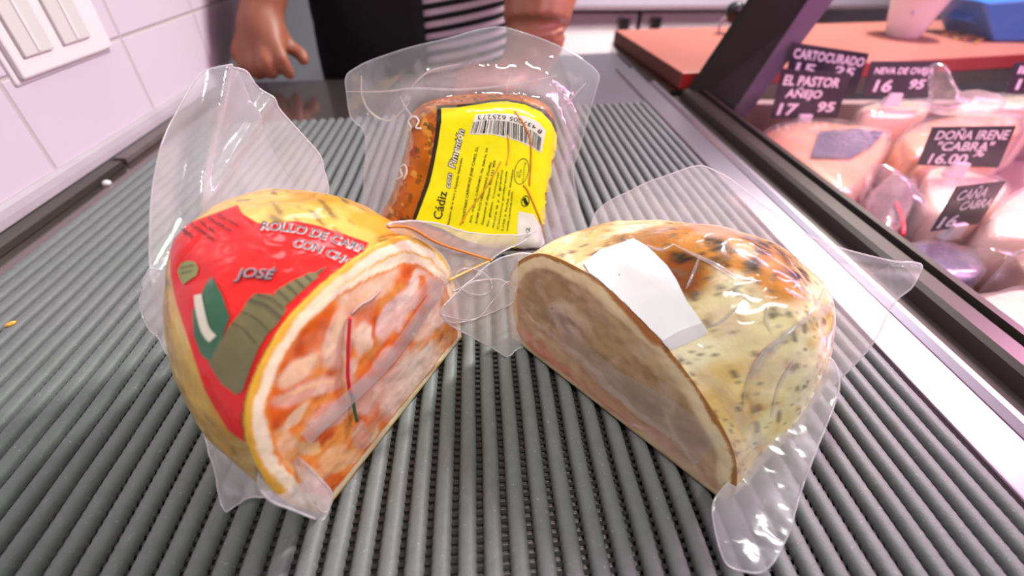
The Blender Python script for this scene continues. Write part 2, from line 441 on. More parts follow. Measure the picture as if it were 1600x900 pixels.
def sheet(name, pxpoly, plane, mat, parent, cell=.003, disp=None, thick=0, smooth=5, floor=.0012, cut=None):
    """a flexible sheet: outline on a plane, wrinkled along the plane's normal"""
    p0, n = plane; a, b, n = basis(n)
    if smooth: pxpoly = [p[:2] for p in smooth_poly([(*p, 0) for p in pxpoly], smooth)]
    P3 = [PL(x, y, p0, n) for x, y in pxpoly]
    P2 = [((p - p0) @ a, (p - p0) @ b) for p in P3]
    v, f = fill2d([P2], cell); out = []
    if cut: f = [q for q in f if not all(cut(v[i], P2) for i in q)]
    for (s, t) in v:
        p = p0 + a * s + b * t
        d = disp(p, (s, t), P2) if disp else 0
        p = p + n * d
        if floor is not None and p[2] < floor: p[2] = floor + .0005 * nz(p, 90, 3)
        out.append(p)
    used = sorted({i for q in f for i in q}); mp = {i: k for k, i in enumerate(used)}
    vs, fs = [out[i] for i in used], [tuple(mp[i] for i in q) for q in f]
    cnt = {}
    for q in fs:
        for i in range(len(q)):
            e = (q[i], q[(i + 1) % len(q)]); k = tuple(sorted(e)); cnt[k] = cnt.get(k, 0) + 1
    nxt = {}
    for q in fs:
        for i in range(len(q)):
            e = (q[i], q[(i + 1) % len(q)])
            if cnt[tuple(sorted(e))] == 1: nxt[e[0]] = e[1]
    loop = []
    if nxt and not cut:
        st = next(iter(nxt)); c = st
        while c in nxt and len(loop) < 5000:
            loop.append(c); c = nxt[c]
            if c == st: break
        tv, tf = tube([vs[i] for i in loop] + [vs[loop[0]]], .00042, 5); n0 = len(vs); vs = vs + tv; fs = fs + [tuple(i + n0 for i in q) for q in tf]
    return mesh(name, vs, fs, mat, parent)
def pillow(outline3, n, t_front, t_back, r, cell=.003, lump=0., seed=0.):
    """closed soft block: planar outline, rounded front and back"""
    p0 = np.mean([V3(p) for p in outline3], 0); a, b, n = basis(n)
    P2 = [((V3(p) - p0) @ a, (V3(p) - p0) @ b) for p in outline3]
    v, f = fill2d([P2], cell); vs, fs = [], []; N = len(v); fr, bk = [], []
    for (s, t) in v:
        d = dist_poly((s, t), P2); k = math.sqrt(max(0, 1 - (1 - min(d / r, 1)) ** 2)); p = p0 + a * s + b * t
        l = lump * fbm(p, 45, seed) * min(1, d / r)
        fr.append(p + n * (t_front * k + l)); bk.append(p - n * (t_back * k + l))
    return fr + bk, list(f) + [tuple(i + N for i in q[::-1]) for q in f], N, f
def resample(pr, n):
    S = spline([(*p, 0) for p in pr], 10); L = [0.]
    for i in range(1, len(S)): L.append(L[-1] + float(np.linalg.norm(S[i] - S[i - 1])))
    out = []; j = 1
    for k in range(n):
        d = L[-1] * k / (n - 1)
        while j < len(S) - 1 and L[j] < d: j += 1
        t = (d - L[j - 1]) / max(L[j] - L[j - 1], 1e-12); out.append((S[j - 1] + (S[j] - S[j - 1]) * t)[:2])
    return out
def loft_ham(a, u, n, sections, NP=200, NS=100, lump=.0012, seed=0.):
    """body lofted from profiles (s along the cut, z up) at depths d behind the cut"""
    ds = [s[0] for s in sections]; prof = [resample(s[1], NP) for s in sections]
    vs, fs = [], []
    for i in range(NS):
        q = i / (NS - 1) * (len(ds) - 1); k = min(int(q), len(ds) - 2); t = q - k
        i0, i1, i2, i3 = max(k - 1, 0), k, k + 1, min(k + 2, len(ds) - 1)
        cr = lambda A, B, C, D: .5 * (2 * B + (C - A) * t + (2 * A - 5 * B + 4 * C - D) * t * t + (3 * B - A - 3 * C + D) * t ** 3)
        d = cr(ds[i0], ds[i1], ds[i2], ds[i3])
        for j in range(NP):
            sx = cr(prof[i0][j][0], prof[i1][j][0], prof[i2][j][0], prof[i3][j][0]); z = max(0, cr(prof[i0][j][1], prof[i1][j][1], prof[i2][j][1], prof[i3][j][1]))
            p = a + u * sx - n * d + V3((0, 0, z + .0008))
            l = lump * fbm(p, 38, seed) * sst(0, .012, d) * sst(0, .01, z)
            c = a + u * .055 - n * d; rad = _n(p - c); vs.append(p + rad * l)
    for i in range(NS - 1):
        for j in range(NP - 1):
            A = i * NP + j; fs.append((A, A + 1, A + NP + 1, A + NP))
        fs.append((i * NP + NP - 1, i * NP, (i + 1) * NP, (i + 1) * NP + NP - 1))   # underside
    fs.append(tuple(range((NS - 1) * NP, NS * NP)))
    return vs, fs, [vs[j] for j in range(NP)]
def ell(p, c, rx, ry, ang, soft=.25):
    a = math.radians(ang); dx, dy = p[0] - c[0], p[1] - c[1]
    x, y = dx * math.cos(a) + dy * math.sin(a), -dx * math.sin(a) + dy * math.cos(a)
    return 1 - sst(1 - soft, 1 + soft, math.hypot(x / rx, y / ry))
def face_mesh(name, outline, n, parent, paint, mat, cell=.0011, lump=.0006, seed=0.):
    p0 = np.mean(outline, 0); a, b, n = basis(n); P2 = [((p - p0) @ a, (p - p0) @ b) for p in outline]
    v, f = fill2d([P2], cell); vs, cs = [], []
    px = [proj(p) for p in outline]
    for (s, t) in v:
        p = p0 + a * s + b * t; d = dist_poly((s, t), P2)
        cs.append(paint(proj(p), p, d)); vs.append(p + n * (lump * fbm(p, 60, seed) * min(1, d / .008) + .0012 * math.sqrt(min(1, d / .006))))
    return mesh(name, vs, f, mat, parent, colors=cs), (vs, f)

# ------------------------------------------------------------------ setting
cz = -.0065                                       # counter top, the mat lies on it
def struct(name, b, mat):
    o = box(name, b, mat); return props(o, kind='structure')
struct('floor', (-2.2, 3.2, -1.6, 2.4, -.95, -.9), M['floor'])
struct('wall_left', (-.5, -.36, -.6, .86, .0045, 1.7), M['tiles'])
struct('wall_back', (-2.2, 3.2, 2.2, 2.3, -.9, 1.7), M['grey_wall'])
prof = [(-.36, .013), (-.3585, .013), (-.356, .010), (-.3545, .005), (-.354, -.0005), (-.36, -.0005)]
v, f = prism([(x, -.4, z) for x, z in prof], (0, 1.2, 0))
props(mesh('baseboard_left', v, f, M['cove'], smooth=False), kind='structure')

# serving counter
cn = thing('counter', (0, .3, cz - .9), 'polished grey serving counter under the ribbed mat, dark where it mirrors the apron', 'counter')
yb = lambda x: .768 + .13 * x
v, f = prism([(-.36, -.4, cz - .03), (.262, -.4, cz - .03), (.262, .925, cz - .03), (.15, .90, cz - .03), (.06, yb(.06) + .06, cz - .03), (.04, yb(.04), cz - .03), (-.36, yb(-.36), cz - .03)], (0, 0, .03))
bevel(mesh('worktop', v, f, M['counter'], cn, False), .0015)
v, f = boxvf(-.35, .25, -.3, .68, -.9, cz - .03); mesh('base_panel', v, f, M['dark_metal'], cn, False)
for (y0, y1) in ((-.3, .237), (.245, .44), (.446, .70)):
    o = box('edge_strip', (-.352, -.340, y0, y1, cz, cz + .006), M['dark_metal'] if y0 == .245 else M['gap_strip'], cn, .001)
mp = thing('screw_cap', (-.338, .402, cz), 'small pale plastic cap in the dark gap along the tiled wall', 'cap')
v, f = lathe((-.334, .402, cz), [(.0035, 0), (.0035, .002), (.002, .0035), (.0002, .0038)], 14); mesh('cap', v, f, M['white_plastic'], mp)

# ribbed mat
mt = thing('ribbed_mat', (-.045, .28, cz), 'long grey ribbed rubber mat covering the counter', 'mat')
X0, X1, PITCH = -.317, .230, .01013
yend = lambda x: .584 + .155 * x
nr = int(round((X1 - X0) / PITCH)); vs, fs = [], []
prof = [(-.0038, -.0045), (-.0036, -.0024), (-.0028, -.0009), (-.0015, -.0001), (0, 0), (.0015, -.0001), (.0028, -.0009), (.0036, -.0024), (.0038, -.0045)]
for r in range(nr):
    xc = X0 + PITCH * (r + .5); y0, y1 = -.06, yend(xc); ns = int((y1 - y0) / .00175); base = len(vs)
    for i in range(ns + 1):
        y = y0 + (y1 - y0) * i / ns; wob = .00035 * mnoise.noise(Vector((xc * 30, y * 22, 1.))); w = 1 + (.045 if i % 2 else -.045) + .03 * mnoise.noise(Vector((xc * 90, y * 120, 5)))
        e = 0 if 0 < i < ns else -.0012
        for (dx, dz) in prof:
            vs.append((xc + dx * w + wob, y, dz + .00025 * mnoise.noise(Vector((xc * 60, y * 50, 9))) + e))
    P = len(prof)
    for i in range(ns):
        for j in range(P - 1):
            A = base + i * P + j; fs.append((A, A + 1, A + P + 1, A + P))
    fs.append(tuple(base + j for j in range(P))); fs.append(tuple(base + ns * P + j for j in range(P))[::-1])
mesh('ribs', vs, fs, M['mat'], mt)
vs, fs = [], []
y = -.06; k = 0
while y < .63:
    xa = X0 + .002 if y < yend(X0) else X0 + .002 + (y - yend(X0)) / .155
    if xa < X1 - .01:
        bv, bf = boxvf(xa, X1 - .002, y, y + .0017, cz + .0003, cz + .0026); o = len(vs); vs += bv; fs += [tuple(i + o for i in q) for q in bf]
    y += .0035
mesh('cross_strands', vs, fs, M['mat_under'], mt, False)
cb = thing('food_scrap', G(17, 507), 'tiny shiny yellow scrap lying on the grey ribs near the tiled wall', 'crumb')
q = G(17, 507); vs, fs = lathe((q[0], q[1], 0), [(.0022, 0), (.0024, .0006), (.0015, .0014), (.0002, .0016)], 10)
mesh('scrap', [(p[0] * 1, p[1] + .5 * (p[0] - q[0]), p[2]) for p in vs], fs, M['oilthin'], cb)

# light switch on the tiles
q = [PX(*p, -.36) for p in [(40, 133), (172, 75)]]
sw = thing('light_switch', (-.36, .47, .076), 'white double rocker light switch on the tiled wall', 'light switch')
ys, ye, z0, z1 = .402, .527, .0765, .158
box('back_plate', (-.3625, -.3575, ys, ye, z0, z1), M['white_plastic'], sw, .003)
box('cover_plate', (-.3585, -.3535, ys + .005, ye - .004, z0 + .004, z1 - .004), M['white_plastic'], sw, .002)
for (ya, yb_) in ((.417, .449), (.462, .497)):
    o = box('rocker', (-.3545, -.351, ya, yb_, z0 + .018, z1 - .016), M['switch_grey'], sw, .001)
    box('rocker_ridge', (-.3512, -.3502, (ya + yb_) / 2 - .0015, (ya + yb_) / 2 + .0015, z0 + .02, z1 - .018), M['white_plastic'], o, .0004)

# ------------------------------------------------------------------ left package: roll
Z0 = V3((0, 0, 0))
La, Lb = G(505, 805), G(720, 530); Lu = _n(Lb - La); Ln = V3((Lu[1], -Lu[0], 0))
T = thing('vacuum_packed_meat_roll', (La + Lb) / 2 - Ln * .045, 'vacuum packed half meat roll with red printed label and orange marbled cut face', 'packed meat')
secL = [(0, [(0, 0), (-.008, .024), (-.0107, .045), (-.0085, .069), (0, .0836), (.0196, .0948), (.0525, .0962), (.078, .0885), (.099, .066), (.108, .044), (.1117, 0)]),
        (.03, [(0, 0), (-.006, .024), (-.008, .047), (-.004, .07), (.006, .088), (.024, .100), (.053, .1035), (.0785, .097), (.100, .074), (.1115, .046), (.113, 0)]),
        (.06, [(.004, 0), (0, .022), (.002, .044), (.007, .065), (.014, .083), (.027, .0985), (.053, .102), (.08, .093), (.098, .074), (.109, .045), (.112, 0)]),
        (.085, [(.014, 0), (.012, .018), (.016, .036), (.022, .054), (.029, .070), (.040, .084), (.058, .089), (.078, .084), (.093, .067), (.102, .04), (.104, 0)]),
        (.099, [(.024, 0), (.024, .014), (.027, .028), (.032, .042), (.039, .055), (.048, .066), (.060, .070), (.076, .066), (.089, .052), (.096, .03), (.096, 0)]),
        (.105, [(.040, 0), (.040, .010), (.042, .018), (.045, .026), (.050, .033), (.056, .038), (.062, .040), (.072, .037), (.079, .030), (.083, .018), (.083, 0)])]
vs, fs, outl = loft_ham(La, Lu, Ln, secL, seed=3.)
def rindL(p):
    q = proj(p); c = lin(206, 166, 78)
    a = fbm(p, 70, 2); c = mixc(c, lin(222, 190, 104), sst(0, .6, a)); c = mixc(c, lin(196, 138, 36), sst(.1, .7, fbm(p, 40, 8)))
    w = mnoise.noise(Vector((p[0] * 260 + p[1] * 200, p[1] * 90 - p[0] * 60, p[2] * 160)))
    c = mixc(c, lin(104, 86, 34), sst(.18, .5, w) * .8)
    c = mixc(c, lin(226, 140, 20), ell(q, (600, 352), 60, 16, 15) * .8)
    return c
bodyL = (vs, fs[:-1])
mesh('rolled_meat', vs, fs, M['meatpaint'], T, colors=[rindL(p) for p in vs])
CH_L = [  # centre, radii, angle, colour of the pieces of meat and fat in the slice
    ((573, 444), 52, 20, -38, (244, 212, 168)), ((640, 596), 58, 34, -52, (234, 202, 190)), ((616, 488), 46, 17, -58, (240, 210, 202)),
    ((664, 506), 34, 16, -42, (232, 194, 180)), ((637, 448), 34, 6, -62, (250, 234, 216)), ((523, 530), 44, 16, -72, (230, 186, 156)), ((518, 528), 36, 4, -70, (246, 222, 176)),
    ((461, 575), 34, 14, -32, (244, 214, 170)), ((483, 609), 62, 13, -16, (226, 176, 152)), ((480, 604), 50, 3, -14, (240, 200, 140)), ((558, 527), 14, 22, 10, (248, 230, 198)),
    ((482, 695), 16, 10, 20, (244, 204, 132)), ((456, 650), 30, 7, -36, (244, 220, 176)), ((526, 716), 30, 17, -30, (238, 184, 116)), ((559, 678), 12, 18, 0, (214, 150, 126)),
    ((575, 690), 26, 4.5, -78, (244, 226, 176)), ((510, 648), 36, 14, -30, (220, 160, 136)), ((566, 618), 28, 22, -40, (208, 160, 144)), ((594, 690), 9, 9, 0, (240, 206, 176)),
    ((680, 440), 16, 26, -20, (240, 200, 170)), ((655, 425), 12, 6, 0, (250, 230, 200)), ((440, 690), 26, 18, 40, (236, 170, 90)), ((470, 740), 34, 14, 30, (238, 186, 110)), ((650, 560), 30, 8, -52, (246, 224, 214)),
    ((672, 470), 12, 30, 10, (236, 200, 186)), ((600, 560), 10, 20, 40, (222, 172, 154)), ((535, 575), 22, 10, -60, (226, 170, 140))]
CH_L = [(a, b, c, d, lin(*e)) for a, b, c, d, e in CH_L]
def faceL(q, p, d):
    w = (q[0] + 9 * fbm(p, 55, 1) + 3 * nz(p, 260, 2), q[1] + 9 * fbm(p, 55, 5) + 3 * nz(p, 260, 7))
    c = mixc(lin(218, 100, 28), lin(226, 146, 66), sst(-.3, .4, fbm(p, 60, 4))); c = mixc(c, lin(186, 74, 34), sst(.05, .6, fbm(p, 110, 11)) * .8); c = mixc(c, lin(226, 178, 150), sst(.1, .6, fbm(p, 48, 77)) * .4)
    for (ce, rx, ry, an, col) in CH_L:
        e = ell(w, ce, rx * 1.12, ry * 1.15, an, .22)
        if e > 0: c = mixc(c, mixc(mixc(col, lin(206, 150, 126), .3 + .25 * fbm(p, 75, ce[1])), lin(236, 220, 200), .4 * sst(.0, .5, fbm(p, 130, ce[0]))), e * .95)
    top = sst(500, 400, q[1])
    k = d + .0012 * fbm(p, 90, 3)
    wr = .006 + .005 * top
    c = mixc(c, lin(224, 128, 40), 1 - sst(wr + .0005, wr + .0022, k))
    c = mixc(c, lin(246, 232, 200), (1 - sst(wr - .0004, wr + .0006, k)))
    c = mixc(c, lin(226, 186, 96), (1 - sst(wr * .62, wr * .66, k)) * top)
    c = mixc(c, lin(246, 234, 206), (1 - sst(wr * .52, wr * .58, k)) * top)
    c = mixc(c, lin(232, 178, 62), 1 - sst(.0016, .0026, k))
    return c
FL, (fv, ff) = face_mesh('cut_face', outl, Ln, T, faceL, M['facepaint'], seed=2.)
SLf = Skin(fv, ff); SL = Skin(*bodyL, (fv, ff))
# printed label
RED = [(279, 359), (305, 347), (337, 335), (372, 322), (380, 336), (403, 350), (432, 350), (464, 347), (496, 354), (528, 364), (576, 381), (562, 396), (549, 410), (516, 434), (470, 474), (439, 506), (414, 548), (398, 590), (388, 640), (387, 692), (358, 670), (340, 640), (322, 608), (306, 560), (290, 510), (277, 470), (269, 430), (268, 392)]
LBL = SL.patch('label', RED, .0005, M['red'], T, 2.5); LBL['label'] = 'glossy red printed label'
SL.patch('flag_print', [(335, 434), (350, 462), (362, 497), (350, 530), (333, 566), (318, 553), (307, 525), (305, 486), (316, 466), (325, 446)], .0009, M['green'], LBL, 4)
SL.patch('flag_stripe', stroke([(314, 462), (318, 486), (326, 515), (338, 530)], 12, 15), .0012, M['cream'], LBL, 4)
TW = SL.patch('tower_print', [(331, 568), (345, 540), (362, 510), (380, 488), (388, 474), (400, 461), (425, 462), (446, 474), (449, 488), (436, 508), (420, 525), (408, 545), (396, 575), (384, 610), (374, 616), (352, 600)], .001, M['khaki'], LBL, 4)
SL.patch('tower_top', [(429, 461), (440, 452), (460, 440), (477, 433), (484, 429), (495, 429), (498, 436), (486, 446), (475, 456), (460, 470), (449, 480), (436, 470)], .001, M['khaki'], LBL, 4)
SL.patch('spire_print', [(491, 431), (500, 424), (512, 419), (502, 429), (496, 434)], .001, M['khaki_d'], LBL, 4)
bands = [stroke([(366, 506), (384, 516), (404, 538)], 2.5), stroke([(381, 489), (404, 500), (424, 520)], 3), stroke([(392, 470), (420, 480), (442, 499)], 5), stroke([(404, 462), (428, 470), (446, 485)], 3),
         stroke([(436, 456), (446, 464), (455, 474)], 2.5), stroke([(449, 448), (458, 455), (466, 463)], 2.5), stroke([(463, 440), (470, 446), (477, 453)], 2.5), stroke([(478, 433), (484, 438), (489, 443)], 2.5)]
SL.lay('tower_courses', *join([fill2d([b], 4) for b in bands]), .0013, M['khaki_d'], LBL)
SL.patch('badge_print', [(281, 425), (286, 413), (297, 409), (308, 411), (314, 420), (311, 432), (302, 438), (291, 446), (286, 438)], .0009, M['badge'], LBL, 4)
SL.lay('badge_lettering', *join([text_path('SIN GLUTEN', [(288, 422), (308, 418)], 3.4), text_path('DE PAVO', [(288, 430), (306, 427)], 3.4)]), .0012, M['ink'], LBL)
def titled(s, path, h, name, outm='white_ink', inm='ink', off=.045, shear=0.):
    SL.lay(name + '_outline', *text_path(s, path, h, offset=off, shear=shear), .0010, M[outm], LBL)
    SL.lay(name, *text_path(s, path, h, offset=.002, shear=shear), .0013, M[inm], LBL)
titled('ROLLO DE CARNE', [(409, 362), (452, 365), (500, 376), (548, 392), (582, 407)], 13, 'title_lettering', shear=.15)
titled('CON CHORIZO', [(458, 388), (492, 396), (518, 406), (545, 420), (590, 446)], 13, 'subtitle_lettering', shear=.15)
titled('JOSÉ', [(369, 438), (395, 437), (432, 440)], 15, 'maker_lettering', 'ink', 'silver_ink', .05, shear=.35)
rows = [('PTES: PAVO', (341, 341), (374, 358)), ('GALLINA DE', (327, 345), (362, 366)), ('SAL, SAL', (314, 351), (338, 368)), ('Y ESPECIAS', (300, 355), (336, 380)), ('AJO', (287, 362), (303, 375))]
SL.lay('ingredients_lettering', *join([text_path(s, [a, b], 5.0, offset=.02) for s, a, b in rows]), .0011, M['ink'], LBL)
# red and green thread on the slice
P = [SLf.at(x, y, .0012) for x, y in spline([(543, 494, 0), (541, 520, 0), (540, 550, 0), (540, 585, 0), (543, 612, 0)], 5)[:] for x, y in [(x, y)]] if False else [SLf.at(p[0], p[1], .0012) for p in spline([(543, 494, 0), (541, 520, 0), (540, 550, 0), (540, 585, 0), (543, 612, 0)], 5)]
TH = mesh('thread', *tube(P, .0007, 6), M['redprint'], T); TH['label'] = 'thin red and green thread'
P = [SLf.at(p[0], p[1], .0012) for p in spline([(543, 612, 0), (547, 622, 0), (550, 638, 0), (554, 656, 0)], 4)]
mesh('thread_end', *tube(P, .0007, 6), M['green'], TH)
P = [SLf.at(p[0], p[1], .0008) for p in spline([(546, 490, 0), (560, 476, 0), (578, 466, 0), (592, 452, 0)], 4)]
mesh('thread_stub', *tube(P, .00035, 6), simple('faded_thread', lin(176, 150, 150), .5), TH)
# bag
def wr(amp, s, seed): return lambda p, st, P2: amp * fbm(p, s, seed) + amp * .6 * abs(fbm(p, s * 1.7, seed + 5))
BAG = None
pb = (La - Ln * .088 + Lu * .03, _n(Ln + V3((-.12, 0, .18))))
def crease(p, st, P2):
    x, y = proj(p); l = 300 + (345 - 300) * (330 - y) / 225.; d = (x - l)
    r = .0075 * math.exp(-(d / 13.) ** 2) * sst(350, 300, y)
    l2 = 330 + (425 - 330) * (300 - y) / 150.; r2 = .004 * math.exp(-((x - l2) / 16.) ** 2)
    return r + r2 + .0045 * fbm(p, 17, 4, 2) + .0005 * fbm(p, 60, 9, 2)
BAG = sheet('bag', [(234, 455), (236, 400), (240, 320), (252, 245), (262, 212), (282, 168), (300, 132), (318, 112), (345, 103), (362, 105), (386, 111), (402, 132), (430, 160), (470, 207), (498, 240), (506, 262), (512, 306), (470, 318), (400, 335), (330, 352), (285, 380), (275, 420), (272, 470), (252, 480)],
            pb, M['film_hazy'], T, disp=crease, cell=.0016)
BAG['label'] = 'clear plastic vacuum bag'
seal = plane3(PL(226, 450, *pb), G(352, 790, .004), PL(300, 480, La - Ln * .07, Ln))
sheet('bag_side_seam', [(240, 420), (226, 450), (221, 478), (228, 505), (246, 525), (268, 556), (285, 600), (312, 672), (333, 730), (352, 794), (372, 788), (392, 776), (420, 775), (436, 762), (420, 730), (370, 690), (330, 630), (302, 560), (280, 500), (272, 440)], seal, M['film'], BAG, disp=wr(.0025, 45, 2))
ff_ = (La + Ln * .006, _n(Ln + V3((0, 0, .25))))
sheet('bag_corner', [(413, 690), (430, 694), (452, 706), (476, 724), (500, 748), (518, 770), (514, 792), (505, 812), (486, 808), (456, 796), (425, 784), (405, 762), (404, 724)], (La + Ln * .0075, _n(Ln + V3((0, 0, .2)))), M['film_hazy'], BAG, disp=wr(.0015, 60, 6))
sheet('bag_corner_fold', [(452, 706), (476, 724), (500, 748), (518, 770), (512, 796), (500, 797), (482, 764), (466, 734)], (La + Ln * .0095, _n(Ln + V3((0, 0, .2)))), M['film_fold'], BAG, disp=wr(.001, 60, 8))
SLf.patch('bag_fold', stroke([(470, 682), (505, 650), (560, 600), (612, 546), (655, 486), (690, 432)], 24, 17), .002, M['film_fold'], BAG, 6)
SLf.patch('bag_edge', stroke([(690, 428), (660, 448), (640, 480)], 26, 4), .0022, M['film_thin'], BAG, 5)
jl = plane3(PL(655, 372, La, Ln), PL(695, 430, La, Ln), PY(800, 380, .215))
sheet('bag_seam_flap', [(600, 350), (640, 343), (690, 350), (730, 363), (770, 366), (810, 366), (838, 362), (812, 378), (785, 392), (765, 408), (748, 430), (720, 446), (698, 452), (700, 425), (690, 400), (665, 378), (630, 366)], jl, M['film_hazy'], BAG, disp=wr(.002, 40, 12))
for w_, pts, m_ in ((.0007, [(606, 354), (640, 356), (680, 378), (720, 392), (766, 406)], 'oil'), (.0007, [(702, 438), (730, 424), (768, 406)], 'oilthin'), (.0006, [(706, 462), (712, 500), (708, 536), (690, 572)], 'oilthin')):
    P = [PL(p[0], p[1], jl[0] + jl[1] * .003, jl[1]) if m_ == 'oil' or pts[0][0] == 702 else SL.at(p[0], p[1], .001) for p in spline([(*p, 0) for p in pts], 5)]
    P = [p for p in P if p is not None]
    if len(P) > 3: mesh('oil_streak', *tube(P, w_, 6), M[m_], T)

# ------------------------------------------------------------------ right package: ham
Ra, Rb = G(800, 530), G(1130, 785); Ru = _n(Rb - Ra); Rn = V3((Ru[1], -Ru[0], 0)); Rn = Rn if Rn[1] < 0 else -Rn
T = thing('vacuum_packed_ham', (Ra + Rb) / 2 - Rn * .05, 'vacuum packed half ham with browned speckled rind, pale cut face and blank white sticker', 'packed meat')
secR = [(0, [(0, 0), (-.0035, .022), (-.003, .045), (.006, .060), (.019, .0695), (.038, .0725), (.055, .0708), (.0887, .0585), (.120, .035), (.131, .011), (.1295, 0)]),
        (.03, [(0, 0), (-.004, .02), (-.003, .042), (.007, .060), (.021, .0725), (.045, .0825), (.072, .0885), (.099, .086), (.123, .066), (.1345, .03), (.134, 0)]),
        (.058, [(.005, 0), (.001, .02), (.003, .038), (.011, .054), (.026, .067), (.05, .0775), (.075, .085), (.1, .0835), (.124, .066), (.136, .03), (.135, 0)]),
        (.088, [(.015, 0), (.010, .016), (.013, .028), (.022, .041), (.038, .052), (.058, .0615), (.08, .0675), (.1, .067), (.119, .055), (.129, .022), (.128, 0)]),
        (.107, [(.028, 0), (.026, .012), (.030, .02), (.038, .029), (.050, .037), (.064, .043), (.082, .047), (.097, .045), (.111, .036), (.118, .014), (.117, 0)]),
        (.116, [(.045, 0), (.044, .006), (.047, .011), (.052, .015), (.06, .018), (.07, .021), (.08, .022), (.09, .021), (.1, .017), (.104, .008), (.103, 0)])]
vs, fs, outl = loft_ham(Ra, Ru, Rn, secR, seed=21., lump=.0016)
def rindR(p):
    q = proj(p); q = (q[0] + 14 * fbm(p, 50, 3), q[1] + 10 * fbm(p, 50, 7))
    c = mixc(lin(226, 208, 158), lin(236, 222, 186), sst(-.2, .5, fbm(p, 45, 2))); c = mixc(c, lin(214, 186, 110), sst(.0, .6, fbm(p, 60, 16)) * .7)
    b = max(ell(q, (1060, 410), 62, 46, 30, .35), ell(q, (1140, 388), 110, 32, 12, .35), ell(q, (1205, 430), 60, 34, 40, .4) * .9)
    c = mixc(c, lin(178, 116, 40), min(1, b * 1.1)); c = mixc(c, lin(122, 58, 16), ell(q, (1062, 425), 34, 30, 50, .4) * .9)
    c = mixc(c, lin(150, 92, 40), ell(q, (1000, 372), 60, 14, -5, .4) * .8)
    dk = max(ell(q, (1140, 398), 62, 22, 20, .5), ell(q, (1205, 385), 44, 11, 24, .4) * 1.2, ell(q, (1075, 408), 22, 14, 20, .5), ell(q, (1245, 420), 26, 18, 50, .5))
    c = mixc(c, lin(44, 32, 16), min(1, 1.3 * dk * sst(-.35, .3, fbm(p, 150, 9))))
    c = mixc(c, lin(196, 152, 72), sst(.15, .5, fbm(p, 28, 57)) * .7)
    fk = mnoise.noise(Vector((p[0] * 330, p[1] * 330, p[2] * 200)))
    c = mixc(c, lin(104, 88, 72), sst(.34, .5, fk) * .85); c = mixc(c, lin(92, 80, 66), sst(.42, .55, nz(p, 620, 5)) * .7)
    c = mixc(c, lin(170, 120, 60), sst(.3, .6, nz(p, 190, 31)) * .5)
    c = mixc(c, lin(206, 176, 172), sst(.15, .5, fbm(p, 35, 41)) * .35)
    return c
bodyR = (vs, fs[:-1])
mesh('ham_meat', vs, fs, M['meatpaint'], T, colors=[rindR(p) for p in vs])
CH_R = [((868, 462), 52, 44, 30, (172, 142, 108)), ((985, 570), 150, 42, 43, (182, 156, 118)), ((1010, 540), 90, 16, 46, (200, 178, 138)), ((895, 500), 36, 20, 40, (204, 182, 154)), ((900, 512), 30, 9, 40, (166, 136, 112)),
        ((830, 545), 40, 22, 40, (212, 144, 124)), ((945, 655), 140, 26, 38, (216, 144, 126)), ((890, 600), 60, 20, 42, (212, 140, 122)), ((1040, 705), 70, 22, 36, (214, 180, 156)), ((1090, 705), 46, 26, 50, (196, 166, 134)), ((955, 600), 150, 4, 41, (226, 204, 182)), ((925, 640), 60, 3, 40, (228, 196, 176)), ((860, 520), 50, 3, 45, (222, 198, 176)), ((1060, 690), 50, 3, 62, (228, 208, 180)), ((985, 660), 40, 3, 10, (226, 190, 172))]
CH_R = [(a, b, c, d, lin(*e)) for a, b, c, d, e in CH_R]
def faceR(q, p, d):
    w = (q[0] + 10 * fbm(p, 40, 1) + 2 * nz(p, 260, 2), q[1] + 10 * fbm(p, 40, 5))
    c = mixc(lin(200, 164, 132), lin(214, 190, 156), sst(-.2, .5, fbm(p, 60, 4)))
    for (ce, rx, ry, an, col) in CH_R:
        e = ell(w, ce, rx, ry, an, .3)
        if e > 0: c = mixc(c, mixc(col, lin(214, 192, 170), .5 * sst(.05, .5, fbm(p, 110, ce[0]))), e)
    c = mixc(c, lin(150, 116, 92), sst(.3, .6, fbm(p, 90, 61)) * .35)
    k = d + .0012 * fbm(p, 80, 3); low = sst(-.0, 40, q[1] - (530 + (q[0] - 800) * .773) + 40); wd = .0075 - .0035 * low
    left = sst(880, 820, q[0])
    c = mixc(c, lin(226, 208, 168), 1 - sst(wd - .001, wd + .001, k))
    c = mixc(c, lin(150, 102, 50), (1 - sst(.0012, .0022, k)) * (1 - low * .5))
    c = mixc(c, lin(122, 76, 34), ell(w, (945, 432), 36, 8, 38, .5) * .8)
    c = mixc(c, lin(170, 108, 60), ell(w, (1000, 500), 90, 5, 45, .5) * (1 - sst(.004, .006, d)))
    return c
FR, (fv, ff) = face_mesh('cut_face', outl, Rn, T, faceR, M['facepaint'], seed=12.)
SRf = Skin(fv, ff); SR = Skin(*bodyR, (fv, ff))
ST = SR.patch('sticker', [(912, 412), (940, 392), (990, 375), (1010, 386), (1023, 397), (1042, 416), (1056, 436), (1073, 470), (1092, 496), (1107, 520), (1070, 538), (1033, 553), (1010, 530), (983, 503), (960, 482), (940, 460), (926, 436)], .0009, M['paper'], T, 1.6)
ST['label'] = 'blank white paper sticker'
SR.patch('sticker_fold', [(1107, 520), (1070, 538), (1033, 553), (1027, 537), (1062, 516), (1098, 503)], .0015, M['film_fold'], ST, 2)
rb = (Ra - Rn * .092 + Ru * .06, _n(Rn + V3((0, 0, .45))))
def creaseR(p, st, P2):
    x, y = proj(p)
    return .005 * fbm(p, 22, 14) + .0018 * abs(fbm(p, 60, 3)) + .003 * math.exp(-((y - (405 + .12 * (x - 1290))) / 10.) ** 2) * sst(1270, 1310, x)
